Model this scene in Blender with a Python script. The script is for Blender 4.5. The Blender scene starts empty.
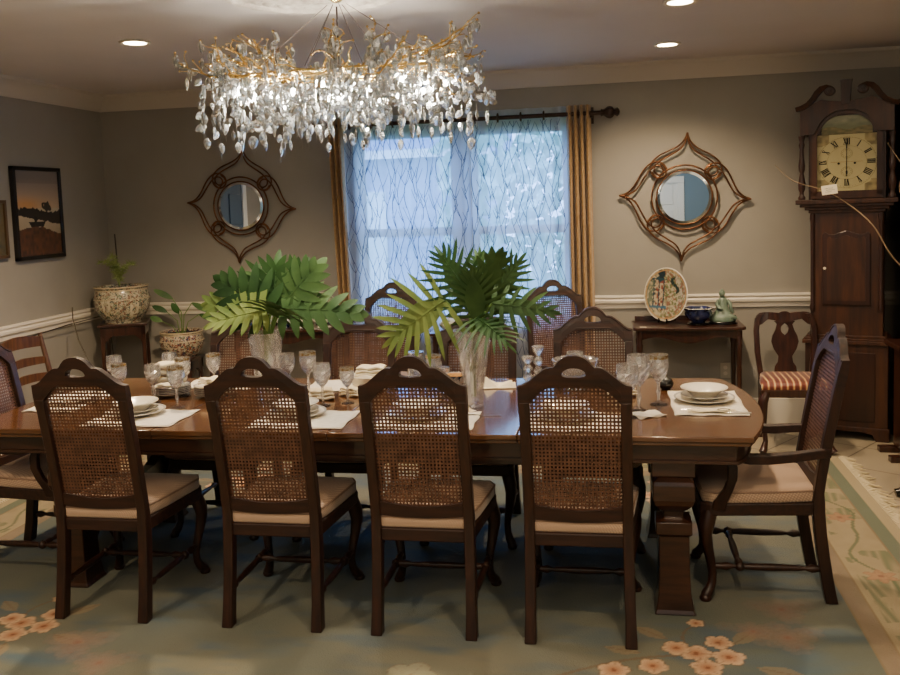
import bpy, math, random
import numpy as np
from mathutils import Vector, Matrix
random.seed(7); RNG = np.random.RandomState(5)
COL = bpy.context.scene.collection
pi = math.pi

# ------------------------------------------------------------------ helpers
def lin(h):
    if isinstance(h, str):
        h = h.lstrip('#'); c = [int(h[i:i+2], 16)/255 for i in (0, 2, 4)]
        return tuple(x/12.92 if x <= .04045 else ((x+.055)/1.055)**2.4 for x in c)
    return tuple(h)

class MB:
    def __init__(s): s.v = []; s.f = []; s.m = []; s.mi = 0
    def add(s, vs, fs):
        b = len(s.v); s.v += [tuple(v) for v in vs]
        for f in fs: s.f.append(tuple(b+i for i in f)); s.m.append(s.mi)
        return s
    def box(s, c, d, rz=0, M=None):
        x, y, z = d[0]/2, d[1]/2, d[2]/2
        vs = [Vector((a*x, b*y, e*z)) for e in (-1, 1) for a, b in ((-1, -1), (1, -1), (1, 1), (-1, 1))]
        if rz: R = Matrix.Rotation(rz, 3, 'Z'); vs = [R @ v for v in vs]
        if M is not None: vs = [M @ v for v in vs]
        vs = [v+Vector(c) for v in vs]
        return s.add(vs, [(3, 2, 1, 0), (4, 5, 6, 7), (0, 1, 5, 4), (1, 2, 6, 5), (2, 3, 7, 6), (3, 0, 4, 7)])
    def span(s, a, b):
        return s.box([(a[i]+b[i])/2 for i in range(3)], [abs(b[i]-a[i]) for i in range(3)])
    def lathe(s, prof, c=(0, 0, 0), seg=24, ph=0, sx=1, sy=1, fn=None):
        vs = []; fs = []; n = len(prof)
        for r, z in prof:
            for k in range(seg):
                a = ph+2*pi*k/seg
                rr = r*(fn(a, z) if fn else 1)
                vs.append((c[0]+rr*sx*math.cos(a), c[1]+rr*sy*math.sin(a), c[2]+z))
        for i in range(n-1):
            for k in range(seg):
                k2 = (k+1) % seg
                fs.append((i*seg+k, i*seg+k2, (i+1)*seg+k2, (i+1)*seg+k))
        path = sum(math.dist(prof[i], prof[i+1]) for i in range(n-1))
        if prof[0][0] > 1e-5 and prof[-1][0] > 1e-5 and n > 2 and math.dist(prof[0], prof[-1]) < .4*path:
            for k in range(seg): k2 = (k+1) % seg; fs.append(((n-1)*seg+k, (n-1)*seg+k2, k2, k))
        else:
            if prof[0][0] > 1e-5: fs.append(tuple(reversed(range(seg))))
            if prof[-1][0] > 1e-5: fs.append(tuple((n-1)*seg+k for k in range(seg)))
        return s.add(vs, fs)
    def tube(s, pts, rad, seg=8, closed=False, sc=(1, 1)):
        pts = [Vector(p) for p in pts]; n = len(pts)
        if not hasattr(rad, '__len__'): rad = [rad]*n
        vs = []; fs = []; nrm = None
        for i, p in enumerate(pts):
            if closed: t = (pts[(i+1) % n]-pts[i-1])
            else: t = pts[min(i+1, n-1)]-pts[max(i-1, 0)]
            if t.length < 1e-9: t = Vector((0, 0, 1))
            t.normalize()
            if nrm is None:
                a = Vector((0, 0, 1)) if abs(t.z) < .9 else Vector((1, 0, 0))
                nrm = (a-a.dot(t)*t).normalized()
            else:
                nrm = nrm-nrm.dot(t)*t
                nrm = nrm.normalized() if nrm.length > 1e-6 else t.orthogonal().normalized()
            b = t.cross(nrm)
            for k in range(seg):
                a = 2*pi*(k+.5)/seg
                vs.append(p+(nrm*math.cos(a)*sc[0]+b*math.sin(a)*sc[1])*rad[i])
        m = n if closed else n-1
        for i in range(m):
            j = (i+1) % n
            for k in range(seg):
                k2 = (k+1) % seg
                fs.append((i*seg+k, i*seg+k2, j*seg+k2, j*seg+k))
        if not closed:
            fs.append(tuple(reversed(range(seg)))); fs.append(tuple((n-1)*seg+k for k in range(seg)))
        return s.add(vs, fs)
    def prism(s, poly, a, b, ax='z', M=None):
        """outline in the two other axes, extruded along ax from a to b"""
        def P(u, v, w):
            p = {'z': (u, v, w), 'y': (u, w, v), 'x': (w, u, v)}[ax]
            return M @ Vector(p) if M is not None else p
        n = len(poly)
        vs = [P(u, v, a) for u, v in poly]+[P(u, v, b) for u, v in poly]
        fs = [tuple(reversed(range(n))), tuple(range(n, 2*n))]+[(i, (i+1) % n, n+(i+1) % n, n+i) for i in range(n)]
        return s.add(vs, fs)
    def loft(s, rings, caps=True):
        n = len(rings[0]); vs = [p for r in rings for p in r]; fs = []
        for i in range(len(rings)-1):
            for k in range(n):
                k2 = (k+1) % n
                fs.append((i*n+k, i*n+k2, (i+1)*n+k2, (i+1)*n+k))
        if caps:
            fs.append(tuple(reversed(range(n)))); fs.append(tuple((len(rings)-1)*n+k for k in range(n)))
        return s.add(vs, fs)
    def xf(s, M, start=0):
        s.v = s.v[:start]+[tuple(M @ Vector(v)) for v in s.v[start:]]
        return s
    def build(s, name, mats, parent=None, smooth=35, bevel=0, loc=None, fix=True):
        me = bpy.data.meshes.new(name); me.from_pydata(s.v, [], s.f)
        if not isinstance(mats, (list, tuple)): mats = [mats]
        for m in mats: me.materials.append(m)
        if len(mats) > 1: me.polygons.foreach_set('material_index', s.m)
        if fix:
            import bmesh
            bm = bmesh.new(); bm.from_mesh(me); bmesh.ops.recalc_face_normals(bm, faces=bm.faces); bm.to_mesh(me); bm.free()
        if smooth:
            me.polygons.foreach_set('use_smooth', [True]*len(me.polygons))
            if smooth < 180: me.set_sharp_from_angle(angle=math.radians(smooth))
        me.update()
        o = bpy.data.objects.new(name, me); COL.objects.link(o)
        if parent is not None: o.parent = parent
        if loc is not None: o.location = loc
        if bevel:
            md = o.modifiers.new('bevel', 'BEVEL'); md.width = bevel; md.segments = 2; md.limit_method = 'ANGLE'; md.angle_limit = math.radians(40)
        return o

def tag(o, label=None, cat=None, group=None, kind=None):
    if label: o['label'] = label
    if cat: o['category'] = cat
    if group: o['group'] = group
    if kind: o['kind'] = kind
    return o
def thing(name, label, cat, loc=(0, 0, 0), rz=0, group=None):
    o = bpy.data.objects.new(name, None); COL.objects.link(o)
    o.empty_display_size = .05; o.location = loc; o.rotation_euler = (0, 0, rz)
    return tag(o, label, cat, group)
def dup(o, loc=None, rz=None, label=None, group=None, parent=None):
    c = o.copy(); COL.objects.link(c); c.parent = parent
    for ch in list(o.children): dup(ch, parent=c)
    if loc is not None: c.location = loc
    if rz is not None: c.rotation_euler = (0, 0, rz)
    if label: c['label'] = label
    if group: c['group'] = group
    return c
def struct(name, mb, m, parent=None, **k):
    o = mb.build(name, m, parent, **k)
    if parent is None: o['kind'] = 'structure'
    return o

# ------------------------------------------------------------------ materials
def newmat(name):
    m = bpy.data.materials.new(name); m.use_nodes = True
    nt = m.node_tree; nt.nodes.clear()
    out = nt.nodes.new('ShaderNodeOutputMaterial')
    return m, nt, out
def mat(name, c1, rough=.5, metal=0, c2=None, scale=8, stretch=(1, 1, 1), bump=0, bscale=None, coat=0, spec=.5, trans=0, ior=1.45, lo=.35, hi=.65, sheen=0, detail=4, emis=None, estr=0):
    m, nt, out = newmat(name); N = nt.nodes; L = nt.links
    b = N.new('ShaderNodeBsdfPrincipled'); L.new(b.outputs[0], out.inputs[0])
    c1 = lin(c1); b.inputs['Base Color'].default_value = (*c1, 1)
    b.inputs['Roughness'].default_value = rough; b.inputs['Metallic'].default_value = metal
    b.inputs['Coat Weight'].default_value = coat; b.inputs['Coat Roughness'].default_value = .12
    b.inputs['Specular IOR Level'].default_value = spec
    b.inputs['Transmission Weight'].default_value = trans; b.inputs['IOR'].default_value = ior
    b.inputs['Sheen Weight'].default_value = sheen
    if emis: b.inputs['Emission Color'].default_value = (*lin(emis), 1); b.inputs['Emission Strength'].default_value = estr
    tc = N.new('ShaderNodeTexCoord'); mp = N.new('ShaderNodeMapping'); mp.inputs['Scale'].default_value = stretch
    L.new(tc.outputs['Object'], mp.inputs[0])
    if c2 is not None:
        no = N.new('ShaderNodeTexNoise'); no.inputs['Scale'].default_value = scale; no.inputs['Detail'].default_value = detail
        L.new(mp.outputs[0], no.inputs['Vector'])
        r = N.new('ShaderNodeValToRGB'); r.color_ramp.elements[0].position = lo; r.color_ramp.elements[1].position = hi
        r.color_ramp.elements[0].color = (*c1, 1); r.color_ramp.elements[1].color = (*lin(c2), 1)
        L.new(no.outputs['Fac'], r.inputs[0]); L.new(r.outputs[0], b.inputs['Base Color'])
    if bump:
        nb = N.new('ShaderNodeTexNoise'); nb.inputs['Scale'].default_value = bscale or scale*3; nb.inputs['Detail'].default_value = 3
        L.new(mp.outputs[0], nb.inputs['Vector'])
        bu = N.new('ShaderNodeBump'); bu.inputs['Strength'].default_value = bump; bu.inputs['Distance'].default_value = .01
        L.new(nb.outputs['Fac'], bu.inputs['Height']); L.new(bu.outputs[0], b.inputs['Normal'])
    m.diffuse_color = (*c1, 1)
    return m
def wood(name, a, b, rough=.35, axis='z', coat=.25, scale=5):
    st = {'x': (1, 9, 9), 'y': (9, 1, 9), 'z': (9, 9, 1)}[axis]
    return mat(name, a, rough, c2=b, scale=scale, stretch=st, coat=coat, bump=.04, detail=6)
def vcmat(name, rough=.6, coat=0, noise=0, bump=0, bscale=80):
    m, nt, out = newmat(name); N = nt.nodes; L = nt.links
    b = N.new('ShaderNodeBsdfPrincipled'); L.new(b.outputs[0], out.inputs[0])
    b.inputs['Roughness'].default_value = rough; b.inputs['Coat Weight'].default_value = coat
    a = N.new('ShaderNodeAttribute'); a.attribute_name = 'paint'; L.new(a.outputs['Color'], b.inputs['Base Color'])
    if bump:
        tc = N.new('ShaderNodeTexCoord'); nb = N.new('ShaderNodeTexNoise'); nb.inputs['Scale'].default_value = bscale
        L.new(tc.outputs['Object'], nb.inputs['Vector'])
        bu = N.new('ShaderNodeBump'); bu.inputs['Strength'].default_value = bump; bu.inputs['Distance'].default_value = .01
        L.new(nb.outputs['Fac'], bu.inputs['Height']); L.new(bu.outputs[0], b.inputs['Normal'])
    return m
def lattice(name, base, line, scale, rough=.85):
    """upholstery with a small diagonal diamond weave"""
    m, nt, out = newmat(name); N = nt.nodes; L = nt.links
    b = N.new('ShaderNodeBsdfPrincipled'); L.new(b.outputs[0], out.inputs[0]); b.inputs['Roughness'].default_value = rough
    b.inputs['Sheen Weight'].default_value = .3
    tc = N.new('ShaderNodeTexCoord')
    ws = []
    for rz in (.78, -.78):
        mp = N.new('ShaderNodeMapping'); mp.inputs['Rotation'].default_value = (rz, rz*.5, rz); L.new(tc.outputs['Object'], mp.inputs[0])
        w = N.new('ShaderNodeTexWave'); w.inputs['Scale'].default_value = scale; L.new(mp.outputs[0], w.inputs['Vector']); ws.append(w)
    mx = N.new('ShaderNodeMath'); mx.operation = 'MAXIMUM'; L.new(ws[0].outputs['Fac'], mx.inputs[0]); L.new(ws[1].outputs['Fac'], mx.inputs[1])
    r = N.new('ShaderNodeValToRGB'); r.color_ramp.elements[0].position = .72; r.color_ramp.elements[1].position = .95
    r.color_ramp.elements[0].color = (*lin(base), 1); r.color_ramp.elements[1].color = (*lin(line), 1)
    L.new(mx.outputs[0], r.inputs[0]); L.new(r.outputs[0], b.inputs['Base Color'])
    return m
def porcelain(name, cols, scale=30, rough=.15):
    m, nt, out = newmat(name); N = nt.nodes; L = nt.links
    b = N.new('ShaderNodeBsdfPrincipled'); L.new(b.outputs[0], out.inputs[0])
    b.inputs['Roughness'].default_value = rough; b.inputs['Coat Weight'].default_value = .5
    tc = N.new('ShaderNodeTexCoord')
    vo = N.new('ShaderNodeTexVoronoi'); vo.inputs['Scale'].default_value = scale
    no = N.new('ShaderNodeTexNoise'); no.inputs['Scale'].default_value = scale*.7; no.inputs['Detail'].default_value = 6
    mx = N.new('ShaderNodeMixRGB'); mx.inputs[0].default_value = .06
    L.new(tc.outputs['Object'], no.inputs['Vector']); L.new(tc.outputs['Object'], mx.inputs[1]); L.new(no.outputs['Color'], mx.inputs[2])
    L.new(mx.outputs[0], vo.inputs['Vector'])
    sp = N.new('ShaderNodeSeparateColor'); L.new(vo.outputs['Color'], sp.inputs[0])
    r = N.new('ShaderNodeValToRGB'); r.color_ramp.interpolation = 'CONSTANT'
    e = r.color_ramp.elements
    while len(e) < len(cols): e.new(.5)
    for i, (p, c) in enumerate(cols): e[i].position = p; e[i].color = (*lin(c), 1)
    L.new(sp.outputs[0], r.inputs[0])
    L.new(r.outputs[0], b.inputs['Base Color'])
    return m
def glassmat(name, tint=(1, 1, 1), rough=.02, ior=1.5, white=.12, gloss=.15, clear=0):
    """cut glass: refraction with a share of plain reflection, see-through and diffuse white mixed in to stand for sparkle"""
    m, nt, out = newmat(name); N = nt.nodes; L = nt.links
    g = N.new('ShaderNodeBsdfGlass'); g.inputs['Color'].default_value = (*tint, 1); g.inputs['Roughness'].default_value = rough; g.inputs['IOR'].default_value = ior
    s = N.new('ShaderNodeBsdfGlossy'); s.inputs['Color'].default_value = (*tint, 1); s.inputs['Roughness'].default_value = .08
    w = N.new('ShaderNodeBsdfDiffuse'); w.inputs['Color'].default_value = (.9*tint[0], .9*tint[1], .9*tint[2], 1)
    t = N.new('ShaderNodeBsdfTransparent'); t.inputs[0].default_value = (*tint, 1)
    cur = g
    for sh, fac in ((s, gloss), (w, white), (t, clear)):
        if fac:
            mx = N.new('ShaderNodeMixShader'); mx.inputs[0].default_value = fac
            L.new(cur.outputs[0], mx.inputs[1]); L.new(sh.outputs[0], mx.inputs[2]); cur = mx
    L.new(cur.outputs[0], out.inputs[0])
    return m
def thinglass(name, tint=(.95, .97, .97), refl=.1, rough=.02):
    m, nt, out = newmat(name); N = nt.nodes; L = nt.links
    t = N.new('ShaderNodeBsdfTransparent'); t.inputs[0].default_value = (*tint, 1)
    s = N.new('ShaderNodeBsdfGlossy'); s.inputs['Roughness'].default_value = rough
    f = N.new('ShaderNodeLayerWeight'); f.inputs['Blend'].default_value = refl
    mx = N.new('ShaderNodeMixShader'); L.new(f.outputs['Fresnel'], mx.inputs[0]); L.new(t.outputs[0], mx.inputs[1]); L.new(s.outputs[0], mx.inputs[2])
    L.new(mx.outputs[0], out.inputs[0]); return m
def emit(name, c, s):
    m, nt, out = newmat(name); e = nt.nodes.new('ShaderNodeEmission'); e.inputs[0].default_value = (*lin(c), 1); e.inputs[1].default_value = s
    nt.links.new(e.outputs[0], out.inputs[0]); return m

M = {}
M['wall'] = mat('wall_paint', '#96928a', .75, c2='#918d85', scale=3, bump=.02, bscale=200)
M['wall_cool'] = mat('cool_wall_paint', '#6c8496', .75)
M['ceil'] = mat('ceiling_paint', '#cac4c2', .85, c2='#c6c0be', scale=2)
M['trim'] = mat('cream_trim_paint', '#d6cfc2', .45)
M['crown'] = mat('crown_paint', '#c3bcb2', .5)
M['bluedoor'] = mat('slate_blue_door_paint', '#34465c', .4)
M['whitedoor'] = mat('white_door_paint', '#d8dcdc', .45)
M['wood'] = wood('dark_walnut', '#331a0e', '#1d0d07', .45, coat=.05)
M['woodx'] = wood('dark_walnut_rail', '#331a0e', '#1d0d07', .55, 'x', coat=0)
M['top'] = wood('polished_table_wood', '#634024', '#472a16', .16, 'x', coat=.7, scale=3)
M['tabdark'] = wood('table_apron_wood', '#3b2012', '#221009', .3, 'x', coat=.4)
M['mahog'] = wood('mahogany', '#3d2014', '#24100a', .28, coat=.5)
M['clockwood'] = wood('clock_mahogany', '#46250f', '#28130a', .45, coat=.15, scale=3)
M['clockdark'] = wood('clock_dark_veneer', '#321609', '#210c06', .4, coat=.3, scale=3)
M['ladder'] = wood('chestnut', '#5c3b22', '#3f2515', .35)
M['cane'] = mat('woven_cane', '#644434', .5, c2='#4c3225', scale=30)
M['seat'] = lattice('rose_beige_upholstery', '#b89d84', '#957866', 42)
M['pipe'] = mat('beige_piping', '#8d7362', .8)
M['gold'] = mat('brushed_gold', '#c9a458', .25, 1, c2='#ddc285', scale=20, bump=.2, bscale=150)
M['brass'] = mat('brass', '#a07a3a', .3, 1)
M['bronze'] = mat('bronze_mirror_frame', '#7d5436', .38, .75, c2='#4f3322', scale=20)
M['mirror'] = mat('mirror_glass', '#e8eef2', .01, 1)
M['bevelglass'] = mat('mirror_bevel', '#cfd8dd', .12, 1)
M['crystal'] = glassmat('crystal_leaf', tint=(.95, .98, 1), rough=.02, ior=1.55, white=.16, gloss=.25)
M['cut'] = glassmat('cut_crystal', rough=.02, ior=1.5, white=.13, gloss=.24, clear=.30)
M['clear'] = glassmat('clear_glass', rough=.0, ior=1.3, white=.03, gloss=.12, clear=.55)
M['gilt'] = mat('gilded_rim', '#a88648', .3, .9, c2='#d8d0bc', scale=120, lo=.45, hi=.55)
M['china'] = mat('white_china', '#e6e0d2', .2, coat=.4)
M['chinarim'] = mat('china_blue_grey_rim', '#b3b1ac', .25, coat=.4)
M['navychina'] = mat('navy_glaze', '#141b3c', .12, c2='#2a3566', scale=30, coat=.6)
M['linen'] = mat('cream_linen', '#e8dcc0', .85, bump=.15, bscale=300)
M['white_linen'] = mat('white_linen', '#ded8cc', .85, c2='#d2ccc0', scale=60, bump=.2, bscale=300)
M['steel'] = mat('silver_plate', '#c9c4b8', .2, 1)
M['leaf'] = mat('philodendron_leaf', '#4f6b3a', .5, c2='#34512b', scale=6, spec=.25)
M['leaf_light'] = mat('light_green_leaf', '#83914a', .5, c2='#63793c', scale=6, spec=.25)
M['leaf_dark'] = mat('dark_green_leaf', '#345526', .48, c2='#23401e', scale=6, spec=.25)
M['stem'] = mat('plant_stem', '#5d7a34', .5)
M['soil'] = mat('potting_soil', '#2a1d14', .95, c2='#1a120c', scale=60)
M['black'] = mat('black_lacquer', '#0b0a0a', .25, coat=.4)
M['curtain'] = mat('gold_drape', '#a3845a', .75, c2='#927248', scale=40, sheen=.4)
M['iron'] = mat('dark_bronze_rod', '#3a2c26', .4, .7)
M['plaster'] = mat('plaster_white', '#cfc8c0', .7, c2='#b5ada4', scale=18, bump=.6, bscale=40)
M['jade'] = mat('celadon_glaze', '#76877a', .35, c2='#566a5c', scale=20, coat=.4)
M['cord'] = mat('dark_cord', '#2a221c', .6)
M['twig'] = mat('dried_twig', '#7d6850', .8)
M['paper'] = mat('paper_card', '#e6dcc6', .8)
M['ink'] = mat('black_ink', '#1c1814', .6)
M['outlet'] = mat('outlet_plastic', '#b9b3a4', .4)
M['frameblk'] = mat('black_frame', '#15110e', .35, coat=.3)
M['framegold'] = mat('dull_gilt_frame', '#5a4630', .45, .3)
M['bulb'] = emit('warm_lamp_lens', '#ffe2b4', 26)
M['g9'] = emit('bright_bulb', '#fff4e0', 60)
M['stripe'] = None
M['imari'] = porcelain('famille_rose_glaze', [(0, '#bdb69f'), (.3, '#7c5a48'), (.40, '#aca58c'), (.55, '#4a5450'), (.68, '#9d977e'), (.8, '#5f6c54'), (.9, '#8c6a54')], 85)
M['imari2'] = porcelain('iron_red_floral_glaze', [(0, '#b0a490'), (.28, '#7c4434'), (.45, '#33364a'), (.6, '#a89b86'), (.8, '#80604e'), (.9, '#4d5c48')], 85)
M['bluewhite'] = porcelain('blue_white_glaze', [(0, '#c6cacc'), (.35, '#2f4470'), (.5, '#b9bec0'), (.7, '#5a6c88'), (.85, '#1f2c50')], 50)
M['greenwhite'] = porcelain('green_floral_glaze', [(0, '#bfc2ae'), (.35, '#6d7c60'), (.5, '#b5b8a4'), (.7, '#7c6a5c'), (.85, '#9ba08c')], 45)

# striped seat
def stripes():
    m, nt, out = newmat('red_striped_silk'); N = nt.nodes; L = nt.links
    b = N.new('ShaderNodeBsdfPrincipled'); L.new(b.outputs[0], out.inputs[0]); b.inputs['Roughness'].default_value = .5; b.inputs['Sheen Weight'].default_value = .3
    tc = N.new('ShaderNodeTexCoord'); w = N.new('ShaderNodeTexWave'); w.inputs['Scale'].default_value = 8; w.bands_direction = 'X'
    L.new(tc.outputs['Object'], w.inputs['Vector'])
    r = N.new('ShaderNodeValToRGB'); r.color_ramp.interpolation = 'CONSTANT'; e = r.color_ramp.elements
    e[0].color = (*lin('#5f1f14'), 1); e[1].position = .45; e[1].color = (*lin('#7c3a22'), 1)
    q = e.new(.86); q.color = (*lin('#c9a36a'), 1)
    L.new(w.outputs['Fac'], r.inputs[0]); L.new(r.outputs[0], b.inputs['Base Color']); return m
M['stripe'] = stripes()

def tilemat():
    m, nt, out = newmat('cream_floor_tile'); N = nt.nodes; L = nt.links
    b = N.new('ShaderNodeBsdfPrincipled'); L.new(b.outputs[0], out.inputs[0]); b.inputs['Roughness'].default_value = .35
    tc = N.new('ShaderNodeTexCoord'); mp = N.new('ShaderNodeMapping'); mp.inputs['Rotation'].default_value = (0, 0, .62); L.new(tc.outputs['Object'], mp.inputs[0])
    br = N.new('ShaderNodeTexBrick'); br.offset = 0; br.inputs['Scale'].default_value = 1; br.inputs['Brick Width'].default_value = .46; br.inputs['Row Height'].default_value = .46
    br.inputs['Mortar Size'].default_value = .005; br.inputs['Color1'].default_value = (*lin('#a39781'), 1); br.inputs['Color2'].default_value = (*lin('#988c77'), 1)
    br.inputs['Mortar'].default_value = (*lin('#5e5244'), 1)
    L.new(mp.outputs[0], br.inputs['Vector']); L.new(br.outputs['Color'], b.inputs['Base Color']); return m
M['tile'] = tilemat()

# painted grids ------------------------------------------------------
def vnoise(x, y, s, seed=0):
    """smooth value noise on arrays"""
    R = np.random.RandomState(seed).rand(64, 64)
    x = x*s; y = y*s; xi = np.floor(x).astype(int); yi = np.floor(y).astype(int); fx = x-xi; fy = y-yi
    fx = fx*fx*(3-2*fx); fy = fy*fy*(3-2*fy)
    g = lambda a, b: R[a % 64, b % 64]
    return (g(xi, yi)*(1-fx)+g(xi+1, yi)*fx)*(1-fy)+(g(xi, yi+1)*(1-fx)+g(xi+1, yi+1)*fx)*fy
def fbm(x, y, s, seed=0): return .55*vnoise(x, y, s, seed)+.3*vnoise(x, y, s*2.1, seed+1)+.15*vnoise(x, y, s*4.3, seed+2)
def setpaint(me, cols):
    a = me.color_attributes.new('paint', 'FLOAT_COLOR', 'POINT')
    c = np.ones((len(cols), 4), dtype=np.float32); c[:, :3] = cols
    a.data.foreach_set('color', c.ravel())
def gridpaint(name, O, U, V, nu, nv, fn, m, parent=None, hfn=None):
    u, v = np.meshgrid(np.linspace(0, 1, nu), np.linspace(0, 1, nv)); u = u.ravel(); v = v.ravel()
    O, U, V = np.array(O), np.array(U), np.array(V)
    P = O+u[:, None]*U+v[:, None]*V
    if hfn is not None: P = P+hfn(u, v)
    i = np.arange(nu-1)[None, :]+nu*np.arange(nv-1)[:, None]; i = i.ravel()
    F = np.stack([i, i+1, i+1+nu, i+nu], 1)
    me = bpy.data.meshes.new(name); me.from_pydata(P.tolist(), [], F.tolist()); me.materials.append(m)
    setpaint(me, fn(u, v)); me.update()
    o = bpy.data.objects.new(name, me); COL.objects.link(o)
    if parent is not None: o.parent = parent
    return o
def mixc(a, b, t): t = np.clip(t, 0, 1)[:, None]; return a*(1-t)+b*t
def A(c, n): return np.tile(np.array(lin(c)), (n, 1))
# ------------------------------------------------------------------ the room
XL, XR, YB, YF, ZC = -4.10, 3.00, 6.82, -1.80, 2.66
struct('floor', MB().span((XL-.1, YF-.1, -.1), (XR+.1, YB+.1, 0)), M['tile'], smooth=0)
struct('ceiling', MB().span((XL-.1, YF-.1, ZC), (XR+.1, YB+.1, ZC+.1)), M['ceil'], smooth=0)
WX0, WX1, WZ0, WZ1 = -1.99, -.29, .78, 2.26
w = MB()
w.span((XL-.1, YB, 0), (WX0, YB+.14, ZC)).span((WX1, YB, 0), (XR+.1, YB+.14, ZC)).span((WX0, YB, 0), (WX1, YB+.14, WZ0)).span((WX0, YB, WZ1), (WX1, YB+.14, ZC))
struct('wall_back', w, M['wall'], smooth=0)
# left wall with a cased doorway beside the camera
DY0, DY1, DZ = 3.98, 4.84, 2.05
w = MB()
w.span((XL-.1, YF, 0), (XL, DY0, ZC)).span((XL-.1, DY1, 0), (XL, YB, ZC)).span((XL-.1, DY0, DZ), (XL, DY1, ZC))
struct('wall_left', w, M['wall'], smooth=0)
struct('wall_right', MB().span((XR, YF, 0), (XR+.1, YB, ZC)), M['wall'], smooth=0)
struct('wall_front', MB().span((XL-.1, YF-.1, 0), (XR+.1, YF, ZC)), M['wall_cool'], smooth=0)
def cased_door(name, c, rz, w_=.86, h=2.0, lm='whitedoor'):
    o = thing(name, None, None, c, rz); o['kind'] = 'structure'
    b = MB().span((-w_/2-.1, -.025, 0), (-w_/2, .0, h+.1)).span((w_/2, -.025, 0), (w_/2+.1, 0, h+.1)).span((-w_/2-.1, -.03, h), (w_/2+.1, 0, h+.11))
    b.build('door_casing', M['whitedoor'], o, bevel=.006)
    b = MB().span((-w_/2, -.01, 0), (w_/2, 0, h))
    for sx in (-1, 1):
        for z0, z1 in ((.2, .75), (.85, 1.45), (1.55, 1.88)):
            b.span((sx*.06 if sx > 0 else -w_/2+.08, -.022, z0), (w_/2-.08 if sx > 0 else -.06, -.01, z1))
    b.build('door_leaf', M[lm], o, bevel=.006)
    k = MB().lathe([(0, 0), (.022, .0), (.012, .02), (.014, .03), (.03, .045), (.026, .07), (0, .075)], seg=16)
    k.xf(Matrix.Translation((w_/2-.07, -.01, .95)) @ Matrix.Rotation(pi/2, 4, 'X')); k.build('door_knob', M['brass'], o)
cased_door('door_1', (.62, YF, 0), pi, h=1.9)
cased_door('door_2', (XL, (DY0+DY1)/2, 0), pi/2, .84, 2.0, 'bluedoor')

# mouldings: profile (out from wall, z)
RAIL = [(0, .872), (.012, .872), (.014, .9), (.028, .912), (.03, .93), (.022, .942), (.03, .955), (.026, .968), (0, .97)]
BASE = [(0, 0), (.018, 0), (.018, .14), (.012, .165), (.008, .19), (0, .195)]
CROWN = [(0, ZC-.125), (.012, ZC-.125), (.018, ZC-.11), (.03, ZC-.1), (.05, ZC-.07), (.085, ZC-.03), (.1, ZC-.022), (.105, ZC), (0, ZC)]
def mould(name, prof, m, segs):
    for i, (kind, a, b, sgn) in enumerate(segs):
        q = MB()
        if kind == 'back': q.prism([(YB-d, z) for d, z in prof], a, b, 'x')
        if kind == 'front': q.prism([(YF+d, z) for d, z in prof], a, b, 'x')
        if kind == 'left': q.prism([(XL+d, z) for d, z in prof], a, b, 'y')
        if kind == 'right': q.prism([(XR-d, z) for d, z in prof], a, b, 'y')
        struct(sgn, q, m, smooth=30)
mould('rail', RAIL, M['trim'], [('back', XL, -2.02, 'trim_1'), ('back', -.3, XR, 'trim_2'), ('left', DY1+.1, YB, 'trim_3')])
mould('base', BASE, M['trim'], [('back', XL, XR, 'baseboard_back'), ('left', DY1+.1, YB, 'baseboard_left'), ('right', YF, YB, 'baseboard_right')])
mould('crown', CROWN, M['crown'], [('back', XL, XR, 'trim_4'), ('left', YF, YB, 'trim_5'), ('right', YF, YB, 'trim_6'), ('front', XL, XR, 'trim_7')])

# window: two double-hung sashes with a wide post between
wn = thing('window_1', None, None, ((WX0+WX1)/2, YB, WZ0)); wn['kind'] = 'structure'
hw = (WX1-WX0)/2; H = WZ1-WZ0
q = MB().span((-hw, .03, 0), (-hw+.05, .12, H)).span((hw-.05, .03, 0), (hw, .12, H)).span((-hw, .03, 0), (hw, .12, .05)).span((-hw, .03, H-.05), (hw, .12, H)).span((-.055, .02, 0), (.095, .12, H))
q.build('window_frame', M['trim'], wn, smooth=0)
MB().span((-hw-.05, -.035, -.03), (hw+.05, .12, 0)).build('window_sill', M['trim'], wn, smooth=0)
for x0, x1 in ((-hw+.05, -.055), (.095, hw-.05)):
    q = MB().span((x0, .04, .67), (x1, .09, .735)).span((x0, .06, .05), (x0+.03, .09, H-.05)).span((x1-.03, .06, .05), (x1, .09, H-.05))
    q.build('sash', M['trim'], wn, smooth=0)
    MB().span((x0, .073, .05), (x1, .077, H-.05)).build('pane', thinglass('window_pane', (.96, .98, 1), .05), wn, smooth=0)

# outside: lawn, neighbour's house with a pale garage panel, hedge
gm = mat('lawn', '#4d6b3a', .9, c2='#6b8a4c', scale=1.5)
struct('ground', MB().span((-14, YB+.2, -.35), (10, 24, -.3)), gm, smooth=0)
h = thing('neighbour_house', 'pale blue-grey neighbouring house seen hazily through the sheer curtain', 'house', (-4.2, 13.0, -.3))
q = MB().span((-3.2, 0, 0), (2.3, 3, 2.75))
for i in range(18): q.span((-3.2, -.02, .15*i+.02), (2.3, 0, .15*i+.14))
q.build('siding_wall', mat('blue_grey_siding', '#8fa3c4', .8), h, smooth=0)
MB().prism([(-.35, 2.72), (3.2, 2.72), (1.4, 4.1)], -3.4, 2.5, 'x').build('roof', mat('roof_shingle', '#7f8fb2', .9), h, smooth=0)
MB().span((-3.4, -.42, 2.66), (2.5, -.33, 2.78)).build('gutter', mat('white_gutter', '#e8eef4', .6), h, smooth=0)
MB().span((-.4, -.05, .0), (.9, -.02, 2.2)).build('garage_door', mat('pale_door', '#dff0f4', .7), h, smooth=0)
hg = MB(); R0 = np.random.RandomState(3)
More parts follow.
